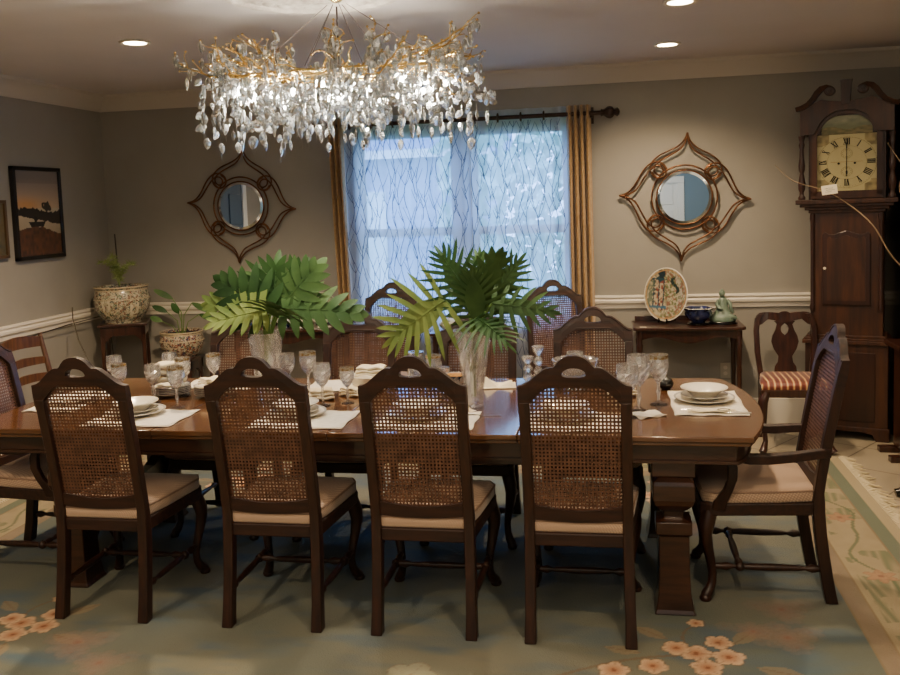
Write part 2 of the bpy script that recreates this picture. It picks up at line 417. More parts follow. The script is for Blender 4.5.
for i in range(3200):
    x = R0.uniform(-2.0, 1.4); z = R0.uniform(-.3, 4.2)*(.85+.15*math.sin(x*2)); y = 10.5+R0.uniform(-.4, .4); s_ = R0.uniform(.05, .13); a = R0.uniform(0, 6.28); b_ = R0.uniform(-1, 1)
    d1 = Vector((math.cos(a), .4*b_, math.sin(a)))*s_; d2 = Vector((-math.sin(a), b_, math.cos(a)))*s_*.5; c = Vector((x, y, z))
    hg.add([c-d1, c+d2, c+d1, c-d2], [(0, 1, 2, 3)])
tag(hg.build('hedge', mat('hedge_leaf', '#7fb3a0', .8, c2='#b9e0d4', scale=3), smooth=0, fix=False), 'tall leafy green hedge outside the right half of the window', 'hedge')

# curtains -----------------------------------------------------------
def drape(name, x0t, x1t, x0b, x1b, zt, zb, n, amp, m, label, yc=6.715):
    t = thing(name, label, 'curtain', ((x0t+x1t)/2, yc, 0)); cx = (x0t+x1t)/2
    nu, nv = n*12+1, 14; vs = []; fs = []
    for j in range(nv):
        k = j/(nv-1); z = zt+(zb-zt)*k
        for i in range(nu):
            u = i/(nu-1); x = (x0t*(1-k)+x0b*k)*(1-u)+(x1t*(1-k)+x1b*k)*u
            y = amp*math.cos(u*n*2*pi+.5*math.sin(k*3))*(1-.25*k)+.004*math.sin(9*k+u*20)
            vs.append((x-cx, y, z))
    for j in range(nv-1):
        for i in range(nu-1): a = j*nu+i; fs.append((a, a+1, a+1+nu, a+nu))
    q = MB(); q.add(vs, fs); o = q.build('drape_cloth', m, t, smooth=180, fix=False)
    md = o.modifiers.new('solid', 'SOLIDIFY'); md.thickness = .004
    return t
tL = drape('gold_curtain', -2.15, -2.03, -2.10, -1.99, 2.37, .02, 3, .03, M['curtain'], 'narrow gold pleated drape left of the window')
tR = drape('gold_curtain', -.325, -.15, -.325, -.145, 2.375, .02, 4, .032, M['curtain'], 'gold pleated drape right of the window beside the round mirror')
for t, xs in ((tL, (-2.14, -2.1, -2.05)), (tR, (-.30, -.24, -.18))):
    g = MB()
    for x in xs: g.tube([(x-t.location.x+.0, .028*math.cos(a), 2.315+.028*math.sin(a)) for a in [2*pi*k/12 for k in range(12)]], .005, 6, True)
    g.build('grommet', M['iron'], t)
rod = thing('curtain_rod', 'dark bronze curtain rod with carved finials above the window', 'curtain rod', (-1.15, 6.715, 2.315))
MB().tube([(-1.08, 0, 0), (1.07, 0, 0)], .016, 12).build('rod', M['iron'], rod)
for sx in (-1, 1):
    f = MB().lathe([(.016, 0), (.026, .008), (.02, .018), (.024, .03), (.038, .05), (.042, .07), (.034, .09), (.02, .1), (.024, .112), (.03, .12), (.018, .135), (0, .14)], seg=14, fn=lambda a, z: 1+.08*math.cos(6*a))
    f.xf(Matrix.Translation((sx*1.07, 0, 0)) @ Matrix.Rotation(sx*pi/2, 4, 'Y')); f.build('finial', M['iron'], rod)
    MB().span((sx*1.0-.012, 0, -.03), (sx*1.0+.012, .105, -.012)).span((sx*1.0-.02, .09, -.07), (sx*1.0+.02, .104, .05)).build('bracket', M['iron'], rod)

def sheermat():
    m, nt, out = newmat('sheer_voile'); N = nt.nodes; L = nt.links
    t = N.new('ShaderNodeBsdfTransparent'); t.inputs[0].default_value = (.86, .93, 1, 1)
    d = N.new('ShaderNodeBsdfDiffuse'); d.inputs[0].default_value = (.62, .66, .8, 1)
    tr = N.new('ShaderNodeBsdfTranslucent'); tr.inputs[0].default_value = (.78, .84, .98, 1)
    a = N.new('ShaderNodeMixShader'); a.inputs[0].default_value = .65; L.new(d.outputs[0], a.inputs[1]); L.new(tr.outputs[0], a.inputs[2])
    b = N.new('ShaderNodeMixShader'); b.inputs[0].default_value = .58; L.new(t.outputs[0], b.inputs[1]); L.new(a.outputs[0], b.inputs[2])
    L.new(b.outputs[0], out.inputs[0]); return m
M['sheer'] = sheermat(); M['embro'] = mat('embroidered_twig_thread', '#4a5478', .8)
def sheer(x0, x1, label, n, seed):
    t = thing('sheer_curtain', label, 'curtain', ((x0+x1)/2, 6.735, 0)); W = x1-x0; R = random.Random(seed)
    Y = lambda x: .014*math.cos(x/W*n*2*pi)+.008*math.sin(x*31+seed)
    nu, nv = 120, 6; vs = []; fs = []
    for j in range(nv):
        for i in range(nu):
            x = -W/2+W*i/(nu-1); vs.append((x, Y(x), 2.375+(.03-2.375)*j/(nv-1)))
    for j in range(nv-1):
        for i in range(nu-1): a = j*nu+i; fs.append((a, a+1, a+1+nu, a+nu))
    q = MB(); q.add(vs, fs)
    q.mi = 1
    def ribbon(pts, w_):
        b = len(q.v)
        for k, (x, z) in enumerate(pts):
            x = max(-W/2, min(W/2, x)); z = min(z, 2.29); ww = w_*(1-.5*k/len(pts)); y = Y(x)-.0025
            q.v.append((x-ww, y, z)); q.v.append((x+ww, y, z))
        for k in range(len(pts)-1): q.f.append((b+2*k, b+2*k+1, b+2*k+3, b+2*k+2)); q.m.append(1)
    for c in range(int(W/.05)):
        xb = -W/2+.025+c*.05; z = .1+R.random()*.2; ph = R.random()*6; d = 1
        while z < 2.22:
            L_ = R.uniform(.16, .3); pts = []; s = R.uniform(-.25, .25)
            for k in range(9):
                u = k/8; pts.append((xb+.022*math.sin(ph+(z+L_*u)*13)+s*.05*u, z+L_*u))
            ribbon(pts, .0028)
            d = -d; kx, kz = pts[R.randint(2, 5)]; le = R.uniform(.07, .14)
            ribbon([(kx+d*le*.42*(u/5)**.8, kz+le*u/5) for u in range(6)], .0026)
            kx, kz = pts[R.randint(4, 7)]
            ribbon([(kx-d*le*.35*(u/5)**.9, kz+le*.8*u/5) for u in range(6)], .0024)
            z += L_*R.uniform(.85, 1.0)
    q.build('voile_panel', [M['sheer'], M['embro']], t, smooth=180, fix=False)
    b = MB()
    k = 0
    x = -W/2+.05
    while x < W/2-.05:
        b.tube([(x+.0, .028*math.cos(a)-.02, 2.315+.03*math.sin(a)) for a in [2*pi*i/10 for i in range(10)]], .007, 5, True); x += .17
    b.build('grommet_band', M['iron'], t)
sheer(-2.02, -1.05, 'white sheer curtain with twig embroidery over the left window sash', 7, 1)
sheer(-1.05, -.31, 'white sheer curtain with twig embroidery over the right window sash', 6, 2)

# ceiling fixtures -----------------------------------------------------
def lampdata(name, kind, e, col, **k):
    d = bpy.data.lights.new(name, kind); d.energy = e; d.color = col
    for a, b in k.items(): setattr(d, a, b)
    return d
WARM = (1, .74, .46)
spots = [(-2.62, 4.76, 'round recessed ceiling light above the left end of the table', 2.1),
         (.356, 6.0, 'round recessed ceiling light near the crown above the right mirror', 1),
         (.345, 4.72, 'round recessed ceiling light at the top edge above the table end', 1),
         (-2.6, 1.9, 'recessed ceiling light behind the camera, left', .9), (.345, 1.9, 'recessed ceiling light behind the camera, right', .9),
         (1.9, 4.7, 'recessed ceiling light over the room\'s right side', .35),
         (-1.1, -.3, 'recessed ceiling light behind the camera, middle', .8)]
def downlight(x, y, lab, e):
    t = thing('recessed_light', lab, 'ceiling light', (x, y, ZC), group='recessed ceiling lights')
    MB().lathe([(.062, -.001), (.085, -.001), (.088, -.006), (.08, -.011), (.062, -.008)], seg=32).build('trim_ring', M['trim'], t)
    MB().lathe([(0, -.009), (.045, -.0085), (.063, -.006), (.063, -.003), (0, -.003)], seg=32).build('lens', M['bulb'], t)
    d = lampdata('downlight_lamp', 'SPOT', 78*e, WARM, spot_size=math.radians(140), spot_blend=.8, shadow_soft_size=.06)
    o = bpy.data.objects.new('downlight_lamp', d); COL.objects.link(o); o.parent = t; o.location = (0, 0, -.03)
for a in spots: downlight(*a)
sm = thing('smoke_detector', 'small round smoke detector on the ceiling behind the chandelier', 'smoke detector', (-1.2, 5.5, ZC))
MB().lathe([(0, -.036), (.05, -.036), (.058, -.03), (.06, -.012), (.07, -.01), (.07, 0), (0, 0)], seg=28).build('housing', M['plaster'], sm)
MB().lathe([(.03, -.0385), (.046, -.0385), (.046, -.036), (.03, -.036)], seg=20).build('vent_ring', M['iron'], sm)
md_ = MB().lathe([(0, -.035), (.05, -.04), (.09, -.03), (.1, -.02), (.2, -.018), (.21, -.03), (.235, -.034), (.25, -.024), (.36, -.02), (.37, -.034), (.395, -.036), (.41, -.02), (.42, 0), (0, 0)], seg=96, fn=lambda a, z: 1+.012*math.cos(24*a))
t = thing('ceiling_medallion', 'round white plaster medallion on the ceiling above the chandelier', 'medallion', (-1.28, 3.875, ZC))
md_.build('disc', M['plaster'], t)
q = MB()
for k in range(24):
    a = 2*pi*k/24
    for r_, s_ in ((.155, .03), (.3, .032)):
        q.lathe([(0, -.013), (s_*.7, -.008), (s_, 0)], c=(r_*math.cos(a), r_*math.sin(a), -.022), seg=8)
tag(q.build('leaf_relief', M['plaster'], t), kind='stuff')

# rug -------------------------------------------------------------------
RX0, RX1, RY0, RY1 = -3.62, 1.37, 2.1, 5.93
def rugcol(u, v):
    x = RX0+u*(RX1-RX0); y = RY0+v*(RY1-RY0); n = len(x)
    t = fbm(x, y, 1.6, 3); t2 = fbm(x+5, y*2.5, 3.2, 9)
    c = mixc(A('#5a6058', n), A('#747262', n), (t-.35)*2.6)
    c = mixc(c, A('#4d5f68', n), (t2-.52)*3)
    # border measured from the edge
    dx = np.minimum(x-RX0, RX1-x); dy = np.minimum(y-RY0, RY1-y); d = np.minimum(dx, dy)
    al = np.where(dx < dy, y, x)
    fl = fbm(al, d*1.2, 7, 21); vine = np.abs(d-.24-.06*np.sin(al*6.2)-.02*np.sin(al*15))
    b = mixc(A('#8d8064', n), A('#998b6e', n), (fl-.3)*2)
    leafm = (np.abs(np.sin(al*9+3*np.sin(d*30)))*(vnoise(al, d, 12, 4) > .55)*(np.abs(d-.24) < .11))
    b = mixc(b, A('#5f664a', n), leafm*.8)
    b = mixc(b, A('#555e42', n), (vine < .008)*.8)
    for k in range(-9, 6):
        for side in (0, 1): pass
    ph = (al*1.35) % 1.0; rr = np.sqrt(((ph-.5)/1.35)**2+(d-.25)**2); th = np.arctan2(d-.25, (ph-.5)/1.35)
    pet = .055+.016*np.cos(6*th)
    b = mixc(b, A('#9a7458', n), (rr < pet)*.8); b = mixc(b, A('#8a6a50', n), (np.abs(rr-pet) < .005)*.8); b = mixc(b, A('#7f5a44', n), (rr < .015)*.9)
    c = np.where((d < .46)[:, None], b, c)
    c = np.where(((d < .135) & (d > .06))[:, None], A('#646a58', n), c)
    c = np.where((d <= .06)[:, None], A('#9b8d6f', n), c)
    c = np.where(((d < .46) & (d > .375))[:, None], mixc(A('#83735f', n), A('#786a57', n), (fl-.3)*2), c)
    c = np.where(((np.abs(d-.46) < .006) | (np.abs(d-.375) < .004) | (np.abs(d-.135) < .004))[:, None], A('#7b6a50', n), c)
    # blossoms
    def bloom(cx, cy, r, c1, c2, st=1., rot=0, petals=5):
        nonlocal c
        X = x-cx; Y = y-cy; R_ = np.hypot(X, Y); T = np.arctan2(Y, X)+rot
        e = r*(.72+.28*np.abs(np.cos(petals*T/2))**.7)
        inside = (R_ < e)
        c = np.where(inside[:, None], mixc(c, mixc(A(c1, n), A(c2, n), R_/r), inside*st), c)
        c = mixc(c, A('#6b4a34', n), ((np.abs(R_-e) < .004) | ((np.abs(np.sin(petals*T/2)) < .09) & inside & (R_ > r*.2)))*.45*st)
        c = mixc(c, A('#7a4527', n), (R_ < r*.17)*.8*st)
    def branch(x0, y0, x1, y1, w_=.006, col='#6d5a42', st=.7, bend=.05):
        nonlocal c
        L_ = math.hypot(x1-x0, y1-y0); ux, uy = (x1-x0)/L_, (y1-y0)/L_
        s = (x-x0)*ux+(y-y0)*uy; q_ = -(x-x0)*uy+(y-y0)*ux-bend*np.sin(np.clip(s/L_, 0, 1)*pi)
        c = mixc(c, A(col, n), ((s > 0) & (s < L_) & (np.abs(q_) < w_))*st)
    def leaf(cx, cy, L_, a, col, st=.6):
        nonlocal c
        X = (x-cx)*math.cos(a)+(y-cy)*math.sin(a); Y = -(x-cx)*math.sin(a)+(y-cy)*math.cos(a)
        e = .22*L_*np.sin(np.clip(X/L_, 0, 1)*pi)
        c = mixc(c, A(col, n), ((X > 0) & (X < L_) & (np.abs(Y) < e))*st)
        c = mixc(c, A('#6a5240', n), ((X > 0) & (X < L_) & (np.abs(Y) < .003))*st)
    P1, P2 = '#a06440', '#d2b492'
    for (gx, gy, sc) in ((.27, 3.30, 1), (-2.47, 3.25, 1), (.9-.72, 5.1, 1), (-2.3, 5.2, 1), (-1.1, 2.6, .9)):
        branch(gx-.5, gy-.22, gx+.1, gy, .008); branch(gx, gy, gx+.02, gy+.24, .006)
        for a, b_, r_ in ((0, 0, .062), (.09, .085, .055), (.115, -.015, .062), (.03, -.09, .06), (-.07, .03, .055), (.02, .22, .035), (-.16, -.1, .055), (-.3, -.14, .06)):
            bloom(gx+a*sc, gy+b_*sc*1.1, r_*sc, P1, P2, .95, a*30)
        for a, b_, L_, an in ((.14, .08, .16, .9), (-.1, .1, .15, 2.5), (.2, -.08, .18, -.3), (-.2, -.02, .14, 2.9), (-.26, -.2, .2, -2.2), (.05, -.16, .16, -1.4)):
            leaf(gx+a*sc, gy+b_*sc, L_, an, '#8d7a5c')
    # faint pink peonies
    for px, py, r_ in ((.64, 3.70, .10), (.62, 3.46, .11), (.50, 3.50, .08), (-2.13, 3.12, .12), (-1.95, 2.98, .1), (-.2, 5.2, .1), (-1.3, 5.3, .11), (.35, 4.6, .1), (-2.9, 4.2, .1)):
        for k in range(4): bloom(px, py, r_*(1-.24*k), '#8a6a5e', '#8a7868', .22, k*.7, 8)
        for a_, b_ in ((.09, .05), (-.1, .03), (.02, -.08)): bloom(px+a_, py+b_, r_*.5, '#8f7062', '#86786a', .2, a_*40, 6)
    for px, py, r_ in ((-.75, 3.02, .1), (-.45, 2.95, .09)): bloom(px, py, r_, '#a8a48a', '#9a997f', .5)
    return c
rug = thing('area_rug', 'large pale green floral rug with cream border under the dining table', 'rug', (0, 0, 0))
def rh(u, v):
    h_ = np.zeros((len(u), 3)); h_[:, 2] = .0; return h_
o = gridpaint('pile_field', (RX0, RY0, .011), (RX1-RX0, 0, 0), (0, RY1-RY0, 0), 620, 480, rugcol, vcmat('wool_pile', .95, bump=.5, bscale=220), rug, rh)
MB().span((RX0, RY0, .001), (RX1, RY1, .0105)).build('backing', mat('rug_edge', '#a2967a', .9), rug, smooth=0)
q = MB(); R = random.Random(4)
for side, xe in ((1, RX1), (-1, RX0)):
    y = RY0
    while y < RY1:
        L_ = R.uniform(.07, .115); w_ = R.uniform(-.03, .03); z = .008
        q.tube([(xe, y, .008), (xe+side*L_*.3, y+w_*.2, .016), (xe+side*L_*.7, y+w_, .008), (xe+side*L_, y+w_*1.6+R.uniform(-.02, .02), .006)], [.005, .0085, .005, .003], 5); y += .019
tag(q.build('fringe', mat('rug_fringe', '#c9bb98', .95), rug), kind='stuff')
# ------------------------------------------------------------------ cane chairs
def yb(z):
    if z < .4: return -.05*max(0, (1-z/.4))**1.5
    if z > .45: return -.10*((z-.45)/.55)**1.15
    return 0.
def interp(tab, x):
    for (a, b), (c, d) in zip(tab, tab[1:]):
        if a <= x <= c: return b+(d-b)*(x-a)/(c-a)
    return tab[-1][1]
CREST = [(0, 1.125), (.02, 1.123), (.04, 1.115), (.056, 1.102), (.068, 1.087), (.076, 1.078), (.09, 1.079), (.105, 1.076), (.125, 1.063), (.15, 1.043), (.175, 1.022), (.195, 1.011), (.216, 1.007)]
CANE = [(0, 1.008), (.09, 1.008), (.13, .985), (.16, .955), (.172, .94), (.1721, .90), (.216, .90)]
HW, HC, HHL, HHU = .046, 1.052, .010, .026
def make_chair(arms):
    nm = 'cane_armchair' if arms else 'cane_dining_chair'
    t = thing(nm, 'x', 'chair')
    # rear posts are legs that carry the back
    for s in (-1, 1):
        rings = []
        for z in (0, .1, .2, .3, .38, .42, .46, .52, .6, .7, .8, .9, .945):
            y = yb(z); w_ = .021+(.003 if z < .1 else 0); x = s*(.193+.004*(1-min(1, z/.4)))
            dpt = .020 if z > .45 else .024
            rings.append([(x-w_, y-dpt, z), (x+w_, y-dpt, z), (x+w_, y+dpt, z), (x-w_, y+dpt, z)])
        q = MB().loft(rings); q.build('rear_leg', M['wood'], t, smooth=35, bevel=.004)
    # crest with hand hole
    xs = [-.216+.432*i/72 for i in range(73)]+[-HW, HW, -.172, .172]; xs = sorted(set(round(x, 5) for x in xs))
    D = .019; vs = []; fs = []
    cols = []
    for x in xs:
        a = abs(x); zl = interp(CANE, a); zu = interp(CREST, a)
        if a < HW: k = math.sqrt(max(0, 1-(a/HW)**2)); h0, h1 = HC-HHL*k**.6, HC+HHU*k
        else: h0 = h1 = HC if a < .1 else (zl+zu)/2
        col_ = []
        for z in (zl, h0, h1, zu):
            th = D*(.75 if z > zu-.001 else 1)
            for yy in (-th, th): vs.append((x, yb(z)+yy, z)); col_.append(len(vs)-1)
        cols.append((col_, a < HW-1e-6))
    for (a, ha), (b, hb) in zip(cols, cols[1:]):
        for lo in (0, 4):
            fs.append((a[lo], b[lo], b[lo+2], a[lo+2])); fs.append((b[lo+1], a[lo+1], a[lo+3], b[lo+3]))
        fs.append((a[0], a[1], b[1], b[0])); fs.append((a[6], b[6], b[7], a[7]))
        if ha or hb: fs.append((a[2], b[2], b[3], a[3])); fs.append((a[4], a[5], b[5], b[4]))
    for c in (cols[0][0], cols[-1][0]): fs.append((c[0], c[2], c[3], c[1])); fs.append((c[4], c[6], c[7], c[5]))
    q = MB(); q.add(vs, fs)
    # raised moulding along the top and hand hole rim
    q.tube([(x*.985, yb(interp(CREST, abs(x)))+.014, interp(CREST, abs(x))-.006) for x in [-.21+.42*i/60 for i in range(61)]], .006, 6)
    q.tube([(x, yb(1.0)-.004+.016, interp(CANE, abs(x))+.008) for x in [-.168+.336*i/40 for i in range(41)]], .005, 6)
    q.build('crest_rail', M['woodx'], t, smooth=50)
    q = MB(); vs = []; n = 14
    rings = []
    for i in range(n+1):
        x = -.172+.344*i/n; k = (x/.172)**2; z0 = .462+.012*k; z1 = .508+.022*k
        rings.append([(x, yb(z0)-.014, z0), (x, yb(z0)+.014, z0), (x, yb(z1)+.012, z1), (x, yb(z1)-.012, z1)])
    q.loft(rings); q.build('lower_back_rail', M['woodx'], t, smooth=50)
    # woven cane panel: real strands with open holes
    q = MB(); P = .0148; wd_ = .0038
    k = -11
    while k <= 11:
        x = k*P; zt = interp(CANE, abs(x))+.004; N_ = 7
        for off in (0,):
            for i in range(N_):
                z0 = .505+(zt-.505)*i/N_; z1 = .505+(zt-.505)*(i+1)/N_
                q.add([(x-wd_, yb(z0), z0), (x+wd_, yb(z0), z0), (x+wd_, yb(z1), z1), (x-wd_, yb(z1), z1)], [(0, 1, 2, 3)])
        k += 1
    z = .512
    while z < 1.008:
        xm = .174
        for i in range(60):
            xx = .174*(60-i)/60
            if interp(CANE, xx) >= z-.002: xm = xx; break
        q.add([(-xm, yb(z-wd_)+.001, z-wd_), (xm, yb(z-wd_)+.001, z-wd_), (xm, yb(z+wd_)+.001, z+wd_), (-xm, yb(z+wd_)+.001, z+wd_)], [(0, 1, 2, 3)])
        z += P
    q.build('cane_panel', M['cane'], t, smooth=0, fix=False)
    # seat frame
    q = MB(); fw_, rw_, dp = .245, .205, .47
    fr = [(-rw_, -.012), (rw_, -.012), (fw_, dp-.04), (fw_-.02, dp), (-fw_+.02, dp), (-fw_, dp-.04)]
    q.prism(fr, .365, .418, 'z'); q.build('seat_frame', M['woodx'], t, smooth=0, bevel=.006)
    # cushion
    rings = []
    def ring(ins, z, cr=0):
        o_ = [(-rw_+.02, -.005), (0, -.005), (rw_-.02, -.005), (rw_+.01, .16), (fw_-.004, dp-.06), (fw_-.03, dp-.01), (0, dp-.002), (-fw_+.03, dp-.01), (-fw_+.004, dp-.06), (-rw_-.01, .16)]
        return [(x*(1-ins/.23), .23+(y-.23)*(1-ins/.23), z) for x, y in o_]
    for ins, z in ((.004, .417), (-.002, .425), (-.003, .455), (.004, .468), (.03, .478), (.09, .487), (.17, .491)): rings.append(ring(ins, z))
    cu = MB().loft(rings).build('seat_cushion', M['seat'], t, smooth=60)
    MB().tube(ring(-.001, .464), .0045, 6, True).build('piping', M['pipe'], cu)
    # cabriole front legs
    for s in (-1, 1):
        P_ = [(.205, .42, .42), (.213, .432, .37), (.226, .446, .32), (.228, .450, .28), (.220, .440, .22), (.209, .427, .16), (.203, .42, .11), (.205, .423, .07), (.214, .436, .04), (.226, .45, .022), (.232, .458, .012)]
        R_ = [.030, .034, .033, .028, .0225, .019, .0175, .018, .021, .023, .016]
        c = 7
        pts = [(s*a, b, z) for a, b, z in P_]
        q = MB().tube(pts, R_, 10)
        q.lathe([(0, .0), (.022, .001), (.026, .012), (.018, .026), (0, .03)], c=(s*.228, .452, 0), seg=12)
        q.build('front_leg', M['wood'], t, smooth=60)
    # turned H stretcher
    def turned(a, b, nb=17):
        a, b = Vector(a), Vector(b); pts = []; rad = []
        for i in range(nb+1):
            u = i/nb; pts.append(a.lerp(b, u))
            r0 = .009+.006*math.sin(pi*u)**2
            if i in (2, nb-2): r0 = .018
            if i in (3, nb-3): r0 = .008
            if i in (0, 1, nb-1, nb): r0 = .013
            rad.append(r0)
        return pts, rad
    q = MB()
    for s in (-1, 1):
        p, r0 = turned((s*.205, .415, .14), (s*.198, -.025, .14)); q.tube(p, r0, 8)
    p, r0 = turned((-.203, .31, .14), (.203, .31, .14)); q.tube(p, r0, 8)
    for s in (-1, 1): q.lathe([(0, -.022), (.018, -.012), (.022, 0), (.018, .012), (0, .022)], c=(s*.203, .31, .14), seg=10)
    q.build('stretcher', M['wood'], t, smooth=60)
    if arms:
        for s in (-1, 1):
            Ax = [(-.045, .655), (.02, .65), (.10, .642), (.20, .637), (.28, .64), (.33, .65), (.37, .648), (.385, .635)]
            rings = []
            for i, (y, z) in enumerate(Ax):
                x = s*(.205+.055*min(1, max(0, (y+.045)/.33))); wv = .019+.010*math.sin(max(0, y)/.385*pi*.8); h_ = .017 if i < len(Ax)-1 else .008; z -= .026
                rings.append([(x-wv, y, z-h_), (x+wv, y, z-h_), (x+wv*.9, y, z+h_), (x, y, z+h_*1.25), (x-wv*.9, y, z+h_)])
            MB().loft(rings).build('arm', M['woodx'], t, smooth=50, bevel=.003)
            S_ = [(.228, .40, .385), (.238, .39, .43), (.255, .362, .48), (.262, .345, .53), (.260, .343, .58), (.252, .352, .615)]
            rings = []
            for x, y, z in S_:
                d_ = .028 if z < .45 else .019
                rings.append([(s*x-.014, y-d_, z), (s*x+.014, y-d_, z), (s*x+.014, y+d_, z), (s*x-.014, y+d_, z)])
            MB().loft(rings).build('arm_support', M['wood'], t, smooth=50, bevel=.004)
    return t
side = make_chair(False)
chairs = [(-2.137, 3.37, 0, 'cane-back dining chair on the near side, leftmost of the four'),
          (-1.386, 3.37, 0, 'cane-back dining chair on the near side, second from the left'),
          (-.76, 3.37, 0, 'cane-back dining chair on the near side, third from left, before the tall vase'),
          (-.153, 3.37, 0, 'cane-back dining chair on the near side, nearest the right table pedestal'),
          (-2.07, 4.70, pi, 'cane-back dining chair on the far side, behind the swirled vase'),
          (-1.40, 4.70, pi, 'cane-back dining chair on the far side, behind the white serving bowl'),
          (-.735, 4.70, pi, 'cane-back dining chair on the far side, behind the tall cut vase'),
          (-.12, 4.70, pi, 'cane-back dining chair on the far side, behind the glass bowl and candlesticks'),
          (-1.66, 6.42, pi-.15, 'cane-back chair against the left part of the window'),
          (-.41, 6.40, pi+.32, 'cane-back chair against the right part of the window')]
for i, (x, y, r0, lab) in enumerate(chairs):
    g = 'cane-back side chairs around the table' if i < 8 else 'cane-back chairs against the window wall'
    o = side if i == 0 else dup(side)
    o.location = (x, y, 0.012 if i < 8 else (.0 if y > 6.1 else .012)); o.rotation_euler = (0, 0, r0); o['label'] = lab; o['group'] = g
    o.scale = (.962, 1, .988 if 4 <= i < 8 else 1)
arm = make_chair(True)
arm.location = (.80, 3.985, .012); arm.rotation_euler = (0, 0, pi/2); arm['label'] = 'cane-back armchair at the right head of the table'; arm['group'] = 'armchairs at the table ends'
dup(arm, (-3.005, 3.94, .012), -pi/2, 'cane-back armchair at the left head of the table, partly out of frame')

# ------------------------------------------------------------------ dining table
TZ = .76; YN, YFAR = 3.545, 4.715; XA, XB = -2.86, .515; ym = (YN+YFAR)/2; hh = (YFAR-YN)/2
def end_x(y, s, ins=0):
    k = 1-min(1, abs((y-ym)/(hh)))**2.2
    return (XB+.105*k-ins) if s > 0 else (XA-.085*k+ins)
def top_outline(x0, x1, ins=0):
    y0, y1 = YN+ins, YFAR-ins; pts = []
    n = 22
    if x1 is None:
        pts += [(end_x(YN, 1, ins)-.0, y0)]+[(end_x(y0+(y1-y0)*i/n, 1, ins), y0+(y1-y0)*i/n) for i in range(1, n)]+[(end_x(YN, 1, ins), y1)]
    else: pts += [(x1, y0), (x1, y1)]
    if x0 is None:
        pts += [(end_x(YN, -1, ins), y1)]+[(end_x(y1+(y0-y1)*i/n, -1, ins), y1+(y0-y1)*i/n) for i in range(1, n)]+[(end_x(YN, -1, ins), y0)]
    else: pts += [(x0, y1), (x0, y0)]
    return pts
tb = thing('dining_table', 'long polished wooden dining table set with plates and crystal', 'table', (0, 0, 0))
for nm, a, b in (('tabletop', None, -2.0), ('table_leaf', -2.0, -1.2), ('table_leaf', -1.2, -.4), ('tabletop', -.4, None)):
    a_ = None if a is None else a+.001; b_ = None if b is None else b-.001
    q = MB(); q.prism(top_outline(a_, b_), TZ-.022, TZ, 'z'); q.prism(top_outline(a_, b_, .012), TZ-.04, TZ-.022, 'z')
    q.build(nm, M['top'], tb, smooth=30, bevel=.004)
q = MB()
for ins, z0, z1 in ((.045, .71, .72), (.06, .645, .712), (.05, .638, .65)):
    o_ = top_outline(None, None, ins); i_ = top_outline(None, None, ins+.025); n = len(o_); b = len(q.v)
    q.v += [(x, y, z0) for x, y in o_]+[(x, y, z1) for x, y in o_]+[(x, y, z0) for x, y in i_]+[(x, y, z1) for x, y in i_]
    for k in range(n):
        k2 = (k+1) % n
        for f in ((k, k2, n+k2, n+k), (2*n+k2, 2*n+k, 3*n+k, 3*n+k2), (k2, k, 2*n+k, 2*n+k2), (n+k, n+k2, 3*n+k2, 3*n+k)): q.f.append(tuple(b+i for i in f)); q.m.append(0)
q.build('apron', M['tabdark'], tb, smooth=40)
for y in (3.78, 4.42): MB().span((-2.05, y-.03, .575), (-.1, y+.03, .72)).build('slide_rail', M['tabdark'], tb, smooth=0, bevel=.004)
PED = [(.060, .575), (.078, .560), (.082, .545), (.082, .485), (.074, .462), (.056, .442), (.040, .430), (.037, .402), (.046, .398), (.071, .392), (.071, .340), (.060, .333), (.060, .20), (.064, .10), (.074, .03), (.082, .012)]
for xc in (.216, -2.465):
    p = MB(); 
    for yc, sg in ((3.68, 1), (4.52, -1)):
        rings = []
        for h_, z in PED:
            ex = 0 if z > .33 else .0
            rings.append([(xc-h_, yc-h_*1.0, z), (xc+h_, yc-h_*1.0, z), (xc+h_, yc+h_, z), (xc-h_, yc+h_, z)])
        p.loft(rings)
    p.span((xc-.085, 3.62, .575), (xc+.085, 4.58, .64))
    p.build('pedestal', M['tabdark'], tb, smooth=12, bevel=.004)
    # shaped board between the two columns
    pr = [(3.70, .09), (3.80, .20), (3.95, .25), (4.10, .24), (4.25, .25), (4.40, .20), (4.50, .09), (4.50, .42), (4.35, .36), (4.1, .34), (3.85, .36), (3.70, .42)]
    MB().prism(pr, xc-.03, xc+.03, 'x').build('pedestal_board', M['tabdark'], tb, smooth=0)

